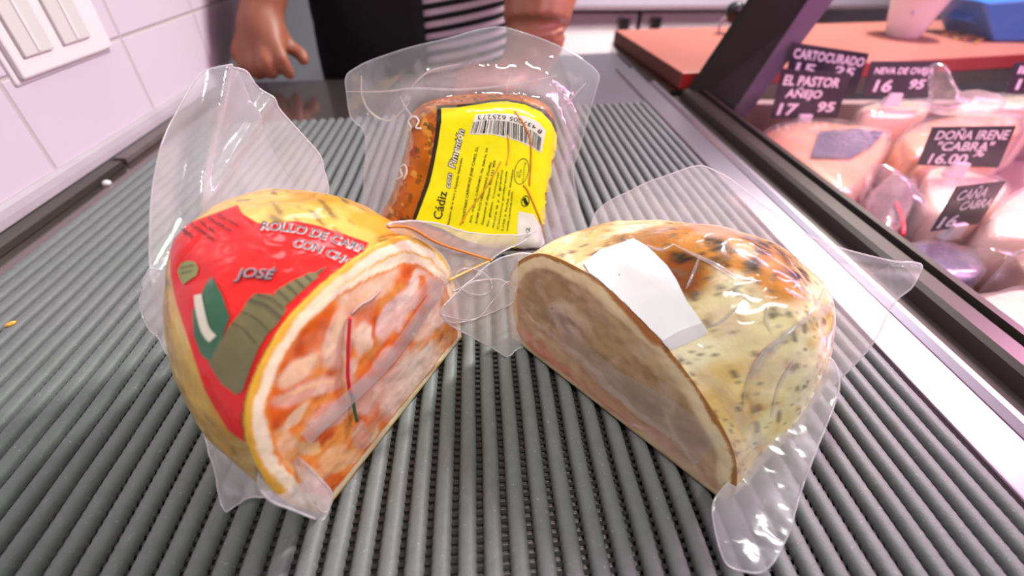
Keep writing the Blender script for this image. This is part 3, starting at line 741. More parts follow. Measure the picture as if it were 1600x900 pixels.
BAG = sheet('bag', [(922, 372), (926, 350), (936, 330), (956, 313), (985, 298), (1036, 276), (1090, 259), (1120, 268), (1150, 286), (1210, 332), (1270, 371), (1316, 388), (1362, 400), (1400, 408), (1438, 412), (1434, 432), (1424, 450), (1404, 466), (1388, 488), (1374, 520), (1352, 552), (1312, 592), (1290, 600), (1270, 540), (1262, 470), (1220, 420), (1150, 385), (1050, 378), (985, 378)],
            rb, M['film'], T, disp=creaseR)
BAG['label'] = 'clear plastic vacuum bag'
rs = plane3(G(1172, 890, .003), G(1112, 800, .008), PL(1306, 600, Ra - Rn * .05 + Ru * .13, Rn))
sheet('bag_side_seam', [(1296, 560), (1310, 596), (1304, 628), (1284, 682), (1262, 735), (1246, 785), (1232, 832), (1214, 868), (1192, 893), (1164, 893), (1136, 882), (1122, 850), (1114, 810), (1116, 782), (1136, 756), (1160, 726), (1192, 694), (1230, 640), (1270, 590)], rs, M['film_hazy'], BAG, disp=wr(.002, 50, 22))
SR.patch('bag_fold', stroke([(1292, 476), (1262, 498), (1228, 520), (1200, 548), (1180, 575)], 12, 20), .002, M['film_thin'], BAG, 5)
SR.patch('bag_fold', stroke([(1180, 570), (1174, 620), (1182, 680)], 10, 5), .002, M['film_thin'], BAG, 5)
SR.patch('bag_fold', stroke([(1180, 690), (1150, 640), (1110, 590), (1060, 550)], 30, 8), .0018, M['film_thin'], BAG, 6)
SRf.patch('bag_fold', stroke([(868, 470), (900, 530), (960, 590), (1040, 640), (1110, 700)], 16, 60), .0022, M['film_thin'], BAG, 6)
for r_, pts in ((.0009, [(1050, 382), (1080, 397), (1120, 416), (1150, 434), (1190, 440)]), (.0007, [(1094, 400), (1084, 425), (1072, 452)]), (.0007, [(1200, 472), (1196, 498), (1206, 520)]), (.0008, [(1222, 450), (1240, 462), (1262, 472)]),
                (.0009, [(1284, 452), (1262, 490), (1222, 526), (1188, 556), (1166, 600), (1160, 640)]), (.0007, [(1160, 470), (1130, 500), (1104, 512)]), (.0008, [(1010, 384), (1032, 392), (1052, 384)]), (.0006, [(1240, 560), (1216, 600), (1204, 650)])):
    P = [SR.at(p[0], p[1], .0008) for p in spline([(*p, 0) for p in pts], 6)]; P = [p for p in P if p is not None]
    if len(P) > 4: mesh('bag_crease', *tube(P, [r_ * .7 * (.25 + math.sin(math.pi * i / (len(P) - 1))) for i in range(len(P))], 8), M['film_gloss'], BAG)
lf = plane3(PL(806, 420, Ra + Rn * .002, Rn), PL(812, 545, Ra + Rn * .002, Rn), PL(690, 490, La + Ln * .012, Ln))
def hole(v, P2): return False
sheet('bag_flap', [(838, 402), (800, 398), (770, 410), (742, 432), (716, 456), (690, 484), (690, 496), (704, 508), (740, 528), (776, 548), (808, 566), (820, 560), (806, 510), (802, 460)], lf, M['film'], BAG, disp=wr(.0014, 60, 31))
sheet('bag_flap_fold', [(690, 484), (716, 456), (745, 438), (790, 440), (800, 470), (760, 492), (712, 504), (694, 498)], (lf[0] + lf[1] * .002, lf[1]), M['film_fold'], BAG, disp=wr(.0012, 70, 33))
P = [PL(740 + 29 * math.cos(t), 440 + 20 * math.sin(t) + 6 * math.cos(t), lf[0] + lf[1] * .0035, lf[1]) for t in np.linspace(0, 2 * math.pi, 26)]
mesh('hanging_hole', *tube(P, .0003, 5), M['film_fold'], BAG)
P = [PL(p[0], p[1], lf[0] + lf[1] * .003, lf[1]) for p in spline([(690, 492, 0), (740, 500, 0), (770, 470, 0), (790, 442, 0), (812, 440, 0)], 6)]
mesh('bag_crease', *tube(P, .0003, 5), M['film_fold'], BAG)

# ------------------------------------------------------------------ back package: spiced block
Pp0 = V3((0, .262, 0)); Pn = _n(V3((0, -1, .20)))
OUT = [(656, 168), (700, 155), (760, 150), (820, 153), (856, 166), (871, 186), (876, 215), (872, 250), (864, 290), (858, 330), (853, 385), (850, 396), (780, 398), (700, 396), (640, 390), (592, 372), (590, 345), (602, 322), (616, 290), (628, 250), (634, 215), (637, 188)]
O3 = [PL(x, y, Pp0, Pn) for x, y in [p[:2] for p in smooth_poly([(*p, 0) for p in OUT], 3)]]
for p in O3: p[2] = max(p[2], .001)
ctr = np.mean(O3, 0)
T = thing('vacuum_packed_pate', (ctr[0], ctr[1] + .02, 0), 'vacuum packed orange spiced block standing up with bright yellow printed label', 'packed meat')
O3b = [p - Pn * .016 for p in O3]
vs, fs, N, f0 = pillow(O3b, Pn, .016, .020, .014, .0025, .0012, 4.)
vs = [V3((p[0], p[1], max(p[2], .0012))) for p in vs]
mesh('spiced_block', vs, fs, M['patemat'], T); SP = Skin(vs, f0)
YEL = [(690, 170), (715, 169), (745, 165), (768, 161), (792, 160), (820, 165), (845, 176), (860, 192), (868, 212), (867, 240), (862, 275), (856, 310), (852, 345), (850, 394), (800, 394), (720, 372), (690, 356), (650, 343), (660, 318), (672, 285), (680, 250), (686, 215), (690, 190)]
cx, cy = 765, 270
BORD = [(697 - 4 - 0 if False else x + (4 if x > 820 else (-7 if x < 700 else 0)), y - (4 if y < 200 else 0) + (3 if y > 340 else 0)) for x, y in YEL]
LB = SP.patch('label_border', BORD, .0006, M['ink'], T, 5); LB['label'] = 'black label edging'
LY = SP.patch('label', YEL, .0009, M['yellow'], T, 5); LY['label'] = 'bright yellow printed label'
k3 = lambda x, y: (620 + x / 3.75, 150 + y / 3.75)
def ink(name, items, mat='ink', off=.0013, o2=0., par=None, **k):
    return SP.lay(name, *join([text_path(s, [k3(*p) for p in path], h, offset=o2 + (.012 if h < 5 else 0), **k) for s, path, h in items]), off, M[mat], par or LY)
ink('title_lettering', [('Cádiz', [(262, 722), (295, 562)], 14)], o2=.015)
ink('name_outline', [('con', [(312, 535), (322, 452)], 8.5), ('Pimentón', [(340, 420), (366, 310), (396, 200)], 11)], 'ink', .0012, .085, shear=.2)
ink('name_lettering', [('con', [(312, 535), (322, 452)], 8.5), ('Pimentón', [(340, 420), (366, 310), (396, 200)], 11)], 'white_ink', .0015, .012, shear=.2)
ink('ingredients_lettering', [('Pimentón de la Vera y Especias Naturales', [(303, 762), (345, 560), (386, 362)], 3.6)])
ink('maker_lettering', [('INDUSTRIAS CARNICAS JOSE CARO, S.L.', [(392, 742), (430, 520), (480, 292)], 4.0)], o2=.006)
ink('address_lettering', [('POL. IND. EL CAÑAMO, Vía Salaria, 24', [(438, 738), (485, 520), (534, 304)], 3.4), ('41089 DOS HERMANAS (Sevilla)', [(470, 745), (512, 560), (556, 388)], 3.6),
                          ('Atención al cliente: 955 151 903', [(505, 752), (545, 560), (580, 378)], 3.8), ('Sin gluten. Conservar', [(535, 762), (560, 640), (600, 440)], 3.2),
                          ('entre 0 y 5 grados', [(568, 770), (590, 660), (622, 430)], 3.2), ('Consumo preferente', [(596, 778), (620, 640), (648, 440)], 3.2), ('Lote y fecha en envase', [(622, 785), (650, 640), (684, 430)], 3.2), ('www.carnicas.com', [(650, 790), (668, 670), (682, 560)], 3.6)])
SP.patch('barcode_panel', [k3(*p) for p in [(462, 112), (560, 103), (660, 105), (760, 122), (830, 155), (868, 200), (845, 332), (790, 300), (700, 258), (560, 224), (425, 222)]], .0012, M['white_ink'], LY, 5)
bars = []; x = 0.; rnd = random.Random(5)
lo = spline([(432, 218, 0), (560, 219, 0), (700, 252, 0), (790, 292, 0), (838, 325, 0)], 10); hi = spline([(452, 150, 0), (570, 140, 0), (700, 160, 0), (800, 205, 0), (848, 245, 0)], 10)
def along(S, t):
    q = t * (len(S) - 1); i = min(int(q), len(S) - 2); return S[i] + (S[i + 1] - S[i]) * (q - i)
while x < .985:
    w = rnd.choice([.006, .006, .012, .018]); a, b, c, d = along(hi, x), along(hi, x + w), along(lo, x + w), along(lo, x)
    bars.append([k3(*p[:2]) for p in (a, b, c, d)]); x += w + rnd.choice([.007, .007, .012, .018])
SP.lay('barcode', *join([fill2d([b], 8) for b in bars]), .0015, M['ink'], LY)
dig = [k3(*p) for p in [(852, 205), (800, 165), (700, 128), (590, 112), (474, 118)]]
SP.lay('barcode_digits', *text_path('8 437005 625273', dig, 6.2), .0015, M['ink'], LY)
ring = lambda c, rx, ry, n=28, ph=.2: [k3(c[0] + rx * math.cos(t) * math.cos(ph) - ry * math.sin(t) * math.sin(ph), c[1] + rx * math.cos(t) * math.sin(ph) + ry * math.sin(t) * math.cos(ph)) for t in np.linspace(0, 2 * math.pi, n, endpoint=False)]
def annulus(c, rx, ry, w):
    A, B = ring(c, rx, ry), ring(c, rx - w, ry - w); n = len(A); return A + B, [(i, (i + 1) % n, n + (i + 1) % n, n + i) for i in range(n)]
SP.lay('oval_stamp', *join([annulus((730, 440), 42, 78, 4), text_path('ES', [k3(722, 475), k3(732, 430)], 3), text_path('10.15377/SE', [k3(742, 500), k3(756, 385)], 2.6), text_path('CE', [k3(708, 470), k3(714, 440)], 3)]), .0013, M['ink_soft'], LY)
SP.lay('recycling_mark', *join([annulus((752, 612), 24, 34, 5), fill2d([[k3(*p) for p in [(736, 600), (752, 588), (762, 612), (772, 632), (756, 640), (744, 622)]]], 5)]), .0013, M['ink'], LY)
SP.patch('date_panel', [k3(*p) for p in [(712, 672), (800, 690), (836, 760), (860, 880), (860, 905), (705, 880), (705, 760)]], .0012, M['white_ink'], LY, 5)
ink('date_lettering', [('02', [(772, 825), (778, 768)], 6)], o2=.01)
OS = [[(690, 92), (720, 130), (762, 200), (782, 262), (784, 380), (776, 520)], [(740, 520), (770, 560), (810, 660), (842, 760), (866, 876)], [(610, 380), (560, 470), (480, 590), (420, 670), (372, 750)], [(650, 225), (655, 320), (640, 400)]]
for i, pts in enumerate(OS):
    P = [SP.at(*k3(*p[:2]), .0014) for p in spline([(*p, 0) for p in pts], 8)]; P = [p for p in P if p is not None]
    mesh('oil_streak', *tube(P, [.0005 + .0003 * abs(nz(p, 200, 3)) for p in P], 6), M['oil' if i < 2 else 'oilthin'], T)
for pts in ([(60, 225), (95, 190), (80, 150), (110, 125), (135, 150), (120, 185), (150, 190)], [(5, 495), (40, 470), (30, 430), (55, 405), (68, 440), (50, 490)]):
    P = [SP.at(*k3(*p[:2]), .0012) for p in spline([(*p, 0) for p in pts], 6)]; P = [p for p in P if p is not None]
    if len(P) > 3: mesh('bag_crease', *tube(P, .0006, 6), M['paper'], T)
BO = [(540, 120), (556, 106), (580, 94), (640, 74), (700, 60), (745, 47), (782, 42), (815, 50), (850, 62), (885, 78), (915, 96), (936, 116), (932, 140), (920, 180), (908, 225), (896, 268), (905, 320), (918, 384), (905, 402), (850, 402), (700, 402), (600, 398), (572, 372), (566, 330), (568, 290), (571, 240), (568, 205), (548, 184), (542, 150)]
pm = Pp0 - Pn * .016; a_, b_, n_ = basis(Pn)
O2 = [((p - pm) @ a_, (p - pm) @ b_) for p in O3b]
def tent(sign):
    def d(p, st, P2):
        q = ((p - pm) @ a_, (p - pm) @ b_); dd = dist_poly(q, O2); ins = inside(q, O2)
        h = .0165 if ins else .0165 * (1 - sst(0, .022, dd)) ** 1.5
        e = dist_poly(st, P2); k = sst(0, .012, e)
        return sign * (h * k + .0008) + .0022 * fbm(p, 30, 5) * k + sign * .0022 * abs(fbm(p, 70, 8 + sign)) * k * (0 if ins else 1)
    return d
def deep(v, P2):
    q = v; return inside(q, O2) and dist_poly(q, O2) > .003
BAG = sheet('bag', BO, (pm, Pn), M['film_pack'], T, cell=.0028, disp=tent(1), cut=deep, smooth=4); BAG['label'] = 'clear plastic vacuum bag'
sheet('bag_back', BO, (pm, Pn), M['film_pack'], BAG, cell=.004, disp=tent(-1), smooth=4)
for pts in ([(565, 118), (566, 150), (580, 176), (610, 188), (640, 160)], [(625, 150), (635, 170), (648, 186)], [(540, 143), (600, 143), (650, 138), (720, 140), (800, 132), (870, 118)], [(915, 130), (895, 152), (880, 172)], [(640, 140), (670, 112), (720, 100)]):
    P = [PL(p[0], p[1], pm + Pn * .006, Pn) for p in spline([(*p, 0) for p in pts], 6)]
    mesh('bag_crease', *tube(P, [.0002 + .0005 * math.sin(math.pi * i / (len(P) - 1)) for i in range(len(P))], 6), M['film_fold'], BAG)

# ------------------------------------------------------------------ display case on the right
D = thing('display_case', (.6, .2, -.1), 'glass fronted refrigerated display case with dark frame, lit pink inside', 'display case')
gx = lambda z: .322 + 1.0 * z
box('ledge', (.2335, .262, -.45, .80, -.03, -.002), M['ledge'], D, .001)
v, f = prism([(.262, -.45, -.03), (.262, -.45, -.0015), (.2655, -.45, .0015), (.2695, -.45, .0015), (.272, -.45, -.001), (.272, -.45, -.03)], (0, 1.16, 0))
mesh('ledge_lip', v, f, M['ledge'], D, False)
box('recess', (.272, .290, -.45, .66, -.03, -.006), M['dark_metal'], D)
v, f = prism([(.290, -.45, -.03), (.290, -.45, .004), (.293, -.45, .007), (.306, -.45, .007), (.306, -.45, .003), (.312, -.45, .003), (.312, -.45, .009), (.318, -.45, .009), (.320, -.45, .006), (.320, -.45, -.03)], (0, 1.10, 0))
mesh('rail', v, f, M['dark_metal'], D, False)
box('rail_groove', (.3062, .3118, -.45, .64, .002, .0042), M['black_groove'], D)
gl = mesh('glass_pane', [(gx(.008) - .004, -.45, .008), (gx(.008) - .004, .64, .008), (gx(.36), .64, .36), (gx(.36), -.45, .36)], [(0, 1, 2, 3)], M['glass'], D, False)
yp = .640
ptop = lambda px, py, y: PY(px, py, y)
po = [ptop(1072, 158, yp), ptop(1192, -20, yp), ptop(1275, -20, yp), ptop(1130, 196, yp)]
e = po[1] - po[0]; e2 = po[2] - po[3]
po = [po[0], po[0] + e * 2.6, po[3] + e2 * 2.6, po[3]]
v, f = prism(po, (0, .016, 0)); bevel(mesh('end_post', v, f, M['post'], D, False), .001)
pe = [ptop(1132, 196, yp - .002), ptop(1276, -20, yp - .002), ptop(1318, -20, yp - .002), ptop(1150, 206, yp - .002)]
e = pe[1] - pe[0]; e2 = pe[2] - pe[3]
v, f = prism([pe[0], pe[0] + e * 2.6, pe[3] + e2 * 2.6, pe[3]], (0, .006, 0)); bevel(mesh('glass_edge_trim', v, f, M['edge_purple'], D, False), .001)
box('tray', (.322, 1.4, -.5, .64, -.115, -.10), M['tray'], D)
box('case_base', (.235, 1.4, -.45, .63, -.9, -.12), M['dark_metal'], D)
box('rear_sill', (.322, 1.4, .645, .665, -.12, -.012), M['tray'], D)

def wedge(name, pts, z0, z1, mat, label, cat, film_=None, lump=.002, taper=.94, group=None, cover=None):
    """a block of cheese or cured meat: plan outline pts at height z0, softened, up to z1"""
    P = [p[:2] for p in smooth_poly([(p[0], p[1], 0) for p in pts], 4)]
    c = np.mean([V3((*p, 0)) for p in P], 0)
    t = thing(name, (c[0], c[1], z0), label, cat, group); vs, fs = [], []; n = len(P); H = z1 - z0
    rings = [(0, .97), (.04, .995), (.5, 1.0), (.9, 1 - (1 - taper) * .8), (.97, taper - .02), (1., taper - .06)]
    for h, k in rings:
        for p in P:
            q = c + (V3((*p, 0)) - c) * k; q = V3((q[0], q[1], z0 + H * h)); l = lump * fbm(q, 30, z1 * 50); vs.append(q + _n(q - c + 1e-6) * l)
    for i in range(len(rings) - 1):
        for j in range(n): fs.append((i * n + j, i * n + (j + 1) % n, (i + 1) * n + (j + 1) % n, (i + 1) * n + j))
    fs += [tuple(range(n))[::-1], tuple(range((len(rings) - 1) * n, len(rings) * n))]
    mesh('block', vs, fs, mat, t)
    if film_:
        gv = []; rg = [(0, 1.03), (.5, 1.05), (.95, 1.0), (1.03, taper - .02), (1.05, .5), (1.06, .02)]
        gf = []
        for i, (h, k) in enumerate(rg):
            for p in P:
                q = c + (V3((*p, 0)) - c) * k; q = V3((q[0], q[1], z0 + H * h)); l = .006 * abs(fbm(q, 40, 7)); gv.append(q + _n(q - V3((c[0], c[1], z0 + H * .4))) * l)
        for i in range(len(rg) - 1):
            for j in range(n): gf.append((i * n + j, i * n + (j + 1) % n, (i + 1) * n + (j + 1) % n, (i + 1) * n + j))
        w = mesh('wrapper', gv, gf, film_, t); w['label'] = 'clear plastic wrap'
        if cover:
            poly, m_, zz = cover; mesh('printed_label', [G(x, y, zz) for x, y in poly], [tuple(range(len(poly)))], m_, t)
    return t
def gpts(px, z): return [tuple(G(x, y, z)[:2]) for x, y in px]
TZ = -.098
# plan outlines taken at the top face height
wedge('cheese_wedge', gpts([(1178, 214), (1245, 186), (1320, 190), (1385, 200), (1392, 228), (1335, 300), (1285, 288), (1225, 252)], -.015), TZ, -.015, M['cheese'], 'large peach cheese wedge in the case, below the EL PASTOR price card', 'cheese', M['film_pink'],
      cover=([(1280, 205), (1345, 200), (1382, 206), (1362, 228), (1330, 246), (1268, 244)], M['dark_print'], -.011))
wedge('cheese_wedge', gpts([(1412, 205), (1470, 182), (1560, 176), (1600, 185), (1590, 212), (1500, 222), (1440, 246), (1414, 232)], -.005), TZ, -.005, M['cheese'], 'peach cheese block behind the centre price card in the case', 'cheese', M['film_pink'])
CU = wedge('cured_meat_piece', gpts([(1352, 322), (1378, 284), (1412, 258), (1432, 272), (1425, 325), (1396, 372), (1370, 362)], -.03), TZ, -.03, M['cured'], 'dark cured meat piece in crumpled clear bag, next to the dark rail', 'packed meat', M['film_pink'])
wedge('cheese_wedge', gpts([(1448, 268), (1480, 258), (1540, 272), (1580, 290), (1552, 322), (1490, 340), (1452, 318)], -.022), TZ, -.022, M['cheese_pale'], 'pale cheese wedge with brown rind edge, between the two nearest price cards', 'cheese', M['film_pink'])
wedge('cheese_wedge', gpts([(1570, 312), (1640, 280), (1760, 305), (1740, 372), (1610, 378), (1545, 362)], -.018), TZ, -.018, M['cheese_pale'], 'big pale pinkish cheese block right of the lowest price card, cut by the photo edge', 'cheese', M['film_pink'])
wedge('wrapped_sausage_pack', gpts([(1400, 402), (1440, 378), (1500, 384), (1540, 412), (1520, 440), (1455, 436)], -.04), TZ, -.04, M['dark_print'], 'dark purple printed packet below the lowest price card', 'packed food', M['film_pink'])
wedge('cheese_wedge', gpts([(1462, 468), (1510, 468), (1600, 448), (1680, 472), (1680, 560), (1600, 560), (1510, 520)], -.028), TZ, -.028, M['cheese_pale'], 'bright white cheese block nearest the glass, beside the dark rail', 'cheese', M['film_pink'])
wedge('cheese_piece', gpts([(1582, 398), (1650, 390), (1700, 405), (1690, 436), (1610, 428)], -.018), -.098, -.018, M['rind_brown'], 'brown rinded cheese piece at the photo\'s right edge, under the pale block', 'cheese', M['film_pink'])
wedge('cheese_wedge', gpts([(1500, 158), (1570, 150), (1640, 150), (1640, 168), (1570, 170), (1505, 172)], -.002), TZ, -.002, M['cheese_pale'], 'pale wrapped cheese at the back of the case, before the red board', 'cheese', M['film_pink'])
wedge('cheese_wedge', gpts([(1345, 166), (1400, 158), (1455, 160), (1450, 174), (1410, 184), (1355, 180)], -.004), TZ, -.004, M['cheese_pale'], 'pale cheese under the second sign from the dark post', 'cheese', M['film_pink'])
mesh('red_tape', *tube([G(x, y, -.027) for x, y in [(1400, 318), (1408, 336), (1412, 356), (1410, 368)]], .0022, 6), M['redprint'], CU)
# loose crumpled bag standing between the signs
def crumple(name, px, y0, label, seed, mat='film_pink', z=-.06, bul=.02):
    P = [p[:2] for p in smooth_poly([(*p, 0) for p in px], 3)]; o3 = [PY(x, y, y0) for x, y in P]
    vs, fs, N, f0 = pillow(o3, (0, -1, .3), bul, bul, bul, .006, .01, seed)
    t = thing(name, np.mean(o3, 0), label, 'bag'); mesh('film', vs, fs, M[mat], t); return t
crumple('clear_bag', [(1458, 150), (1468, 104), (1484, 100), (1494, 140), (1530, 140), (1560, 150), (1540, 176), (1470, 180), (1446, 172)], .56, 'crumpled clear plastic bag standing behind the centre price card', 3)
crumple('clear_bag', [(1350, 330), (1385, 270), (1410, 262), (1440, 300), (1450, 350), (1420, 395), (1370, 380)], .385, 'crumpled clear bag over the dark cured piece by the rail', 8)
crumple('clear_bag', [(1540, 400), (1575, 385), (1600, 400), (1608, 440), (1570, 470), (1535, 450)], .30, 'round clear plastic lid lying before the pale block', 12)

def sign(px4, y0, rows, label, y1=None):
    """price card: corners (top-left, top-right, bottom-right, bottom-left) as seen, standing at depth y0 to y1"""
    ys = [y0, y1 or y0, y1 or y0, y0]; c = [PY(x, y, yy) for (x, y), yy in zip(px4, ys)]
    m = np.mean(c, 0); n = _n(np.cross(c[1] - c[0], c[3] - c[0])); n = n if np.dot(n, CAM - m) > 0 else -n
    t = thing('price_sign', (c[3] + c[2]) / 2, label, 'price sign', 'price signs in the display case')
    v, f = prism(c, -n * .0012); mesh('card', v, f, M['chalkboard'], t, False)
    bil = lambda u, w: c[0] + (c[1] - c[0]) * u + (c[3] - c[0]) * w + (c[0] - c[1] + c[2] - c[3]) * u * w + n * .0006
    parts = []
    for (s, u0, u1, w, h) in rows:
        v2, f2 = text_map(s, lambda u, hh: (u0 + (u1 - u0) * u, w - h * hh), cell=.5, offset=.028, shear=.1)
        parts.append(([bil(*p) for p in v2], f2))
    v, f = join(parts); mesh('handwriting', v, f, M['chalk'], t, False)
    b = (c[3] + c[2]) / 2; ax = _n(c[2] - c[3]); w = .009
    o = [b - ax * w + V3((0, 0, .005)), b + ax * w + V3((0, 0, .005)), b + ax * w * 1.3 + V3((0, 0, -.012)), b - ax * w * 1.3 + V3((0, 0, -.012))]
    v, f = prism([p + n * .004 for p in o], -n * .008); bevel(mesh('clip', v, f, M['white_plastic'], t, False), .001)
    return t
sign([(1237, 66), (1358, 84), (1335, 150), (1226, 140)], .632, [('CARTOCURADO', .05, .97, .3, .2), ('15', .1, .35, .62, .24), ('25', .62, .88, .55, .2)], 'dark price card standing farthest back, tilted, behind the EL PASTOR card', .625)
sign([(1222, 108), (1330, 116), (1308, 184), (1204, 184)], .60, [('EL PASTOR', .06, .86, .3, .2), ('AÑEJO', .14, .66, .55, .17), ('17', .08, .36, .93, .25), ('95', .66, .9, .85, .22)], 'dark handwritten price card reading EL PASTOR, nearest the dark post')
sign([(1362, 96), (1470, 96), (1444, 152), (1348, 150)], .60, [('NEVA DE OVEJA', .08, .95, .34, .18), ('16', .14, .4, .85, .34), ('95', .68, .9, .75, .26)], 'dark price card with blue tint, right beside the EL PASTOR card')
sign([(1458, 199), (1588, 197), (1560, 262), (1434, 258)], .432, [('DOÑA IRENE', .07, .95, .3, .22), ('"CABRA"', .14, .82, .58, .22), ('16.00', .1, .56, .93, .26), ('%', .62, .74, .72, .2)], 'dark price card reading DOÑA IRENE, in the middle of the case')
sign([(1497, 292), (1572, 283), (1530, 350), (1455, 362)], .336, [('CAÑA', .1, .7, .3, .22), ('CABRA', .3, .95, .55, .2), ('16', .06, .4, .92, .26)], 'dark price card lowest in the case, leaning back', .35)
sign([(1586, 98), (1690, 94), (1670, 150), (1572, 146)], .60, [('IBERICO', .08, .9, .34, .24), ('19', .12, .4, .85, .34), ('50', .66, .9, .75, .26)], 'dark price card cut off by the photo\'s right edge')

# ------------------------------------------------------------------ beyond the case: board, cup, tub, cabinets
c0 = G(1060, 140, 0); zt = PY(1060, 114, c0[1])[2]; fx = _n(V3((.685, .14, 0))); bk = G(957, 66, 0); by = V3((bk[0] - c0[0], bk[1] - c0[1] - .005, 0))
BD = thing('cutting_board', c0 + fx * .5 + by * .5, 'large thick red cutting board on the back work surface behind the display case', 'cutting board')
v, f = prism([c0, c0 + fx * 1.3, c0 + fx * 1.3 + by, c0 + by], (0, 0, zt)); o = mesh('board', v, f, [M['board_side'], M['board'], M['board_shade']], BD, False, matidx=[0, 1, 0, 0, 0, 2]); bevel(o, .002)
v, f = prism([V3((.2635, .668, -.004)), V3((.289, .670, -.004)), c0 + V3((.004, -.0005, -.004)), c0 + fx * 1.35 + V3((0, -.0005, -.004)), c0 + fx * 1.35 + by * 1.03 + V3((0, 0, -.004)), c0 + by * 1.03 + V3((.0, 0, -.004)), V3((.2635, .925, -.004))], (0, 0, .004 - .0005))
v = [p - V3((0, 0, .02)) if i < len(v) // 2 else p for i, p in enumerate(v)]
mesh('side_worktop', v, f, M['steel'], cn, False)
v, f = prism([V3((.135, .618, cz)), V3((.2615, .636, cz)), V3((.2615, .924, cz)), V3((.155, .899, cz))], (0, 0, .0012))
mesh('steel_plate', v, f, M['ledge'], cn, False)
q = G(1408, 57, zt)
CP = thing('plastic_cup', q, 'white plastic cup with red and blue marks standing on the red cutting board', 'cup')
s_ = np.linalg.norm(PY(1430, 57, q[1]) - PY(1386, 57, q[1])) / 2
mesh('cup', *lathe(q, [(s_ * .9, 0), (s_, .004), (s_ * 1.25, .03), (s_ * 1.55, .06), (s_ * 1.8, .085), (s_ * 1.9, .085), (s_ * 1.85, .09), (s_ * 1.7, .088), (s_ * .9, .01), (s_ * .1, .008)], 30), M['white_plastic'], CP)
for i, (pp, m_) in enumerate((([(1432, 22), (1436, 20), (1444, 32), (1440, 38)], 'redprint'), ([(1424, 18), (1430, 16), (1433, 26), (1427, 28)], 'blue'))):
    mesh('printed_mark', [PY(x, y, q[1] - s_ * 1.05) for x, y in pp], [(0, 1, 2, 3)], M[m_], CP, False)
q = G(1585, 66, zt)
BT = thing('blue_tub', q, 'blue plastic tub with flat lip standing on the red cutting board', 'tub')
w = [PY(x, y, q[1]) for x, y in [(1552, 66), (1640, 66), (1665, -6), (1536, 2)]]
v, f = prism(w, (0, .12, 0)); bevel(mesh('tub', v, f, M['blue'], BT, False), .006, 3)
w = [PY(x, y, q[1] + .03) for x, y in [(1508, 34), (1524, 20), (1560, 10), (1660, -4), (1660, 4), (1560, 24), (1530, 40)]]
v, f = prism(w, (0, .05, 0)); bevel(mesh('lip', v, f, M['blue'], BT, False), .003)
vs, fs = [], []; rc = random.Random(3)
for i in range(60):
    p = G(rc.gauss(1515, 24), rc.gauss(56, 4), zt); s = rc.uniform(.002, .005); bv, bf = boxvf(p[0] - s, p[0] + s, p[1] - s, p[1] + s, zt, zt + s); o = len(vs); vs += bv; fs += [tuple(i + o for i in q_) for q_ in bf]
props(mesh('crumbs', vs, fs, M['crumb'], None, False), 'tan crumbs scattered on the red cutting board', 'crumbs', kind='stuff')
# base cabinets at the back
yc = 1.55; cx0 = PY(998, 40, yc); ztop = PY(998, 15, yc)[2]; cxl = PY(700, 40, yc)[0]; fxc = V3((math.cos(.12), math.sin(.12), 0))
for i, (s0, s1, hs, lab) in enumerate(((-.62, -.004, -.052, 'white base cabinet against the back wall, beside the bare forearm'), (.004, .62, .05, 'white base cabinet against the back wall, behind the red cutting board'))):
    cb_ = thing('base_cabinet', cx0 * V3((1, 1, 0)) + fxc * (s0 + s1) / 2 + V3((0, 0, -.9)), lab, 'cabinet', 'base cabinets along the back wall')
    dn = V3((-fxc[1], fxc[0], 0)); o0 = V3((cx0[0], yc, 0))
    def slab(name, a, b, z0, z1, d0, d1, mat, par):
        pts = [o0 + fxc * a + dn * d0 + V3((0, 0, z0)), o0 + fxc * b + dn * d0 + V3((0, 0, z0)), o0 + fxc * b + dn * d1 + V3((0, 0, z0)), o0 + fxc * a + dn * d1 + V3((0, 0, z0))]
        v, f = prism(pts, (0, 0, z1 - z0)); return bevel(mesh(name, v, f, mat, par, False), .002)
    slab('carcass', s0, s1, -.9, ztop, .018, .5, M['cab_dark'], cb_)
    dr = slab('door', s0 + .003, s1 - .003, -.82, ztop - .008, 0, .016, M['cabinet'], cb_)
    hz = PY(975, 38, yc)[2]; slab('handle', hs - .016, hs + .016, hz - .04, hz + .022, -.014, -.002, M['steel'], dr)
bw = thing('back_worktop', cx0 * V3((1, 1, 0)), 'grey worktop along the back wall over the white cabinets', 'worktop')
slab('slab', -.7, 1.4, ztop + .002, ztop + .012, -.03, .55, M['cab_dark'], bw); slab('surface', -.7, 1.4, ztop + .0125, ztop + .04, -.025, .55, M['worktop'], bw)
q = PY(1150, 20, .95)
KN = thing('round_knob', q, 'black round knob with pale ring just left of the dark display post', 'knob')
rk = .017; P = [q + V3((rk * 1.1 * math.cos(t) - .006, 0, rk * 1.1 * math.sin(t) - .022)) for t in np.linspace(0, 2 * math.pi, 22)]
mesh('ring', *tube(P, .0022, 6), M['worktop'], KN)
vs, fs = lathe((0, 0, 0), [(.004, -.03), (.006, -.012), (.017, -.01), (.018, 0), (.016, .008), (.003, .01)], 22)
mesh('knob', [q + V3((p[0], p[2] * -1, p[1])) for p in vs], fs, M['black_plastic'], KN)
mesh('stem', *tube([q + V3((.02, .01, 0)), q + V3((.10, .02, .01)), q + V3((.16, .05, -.19))], .008, 8), M['dark_metal'], KN)

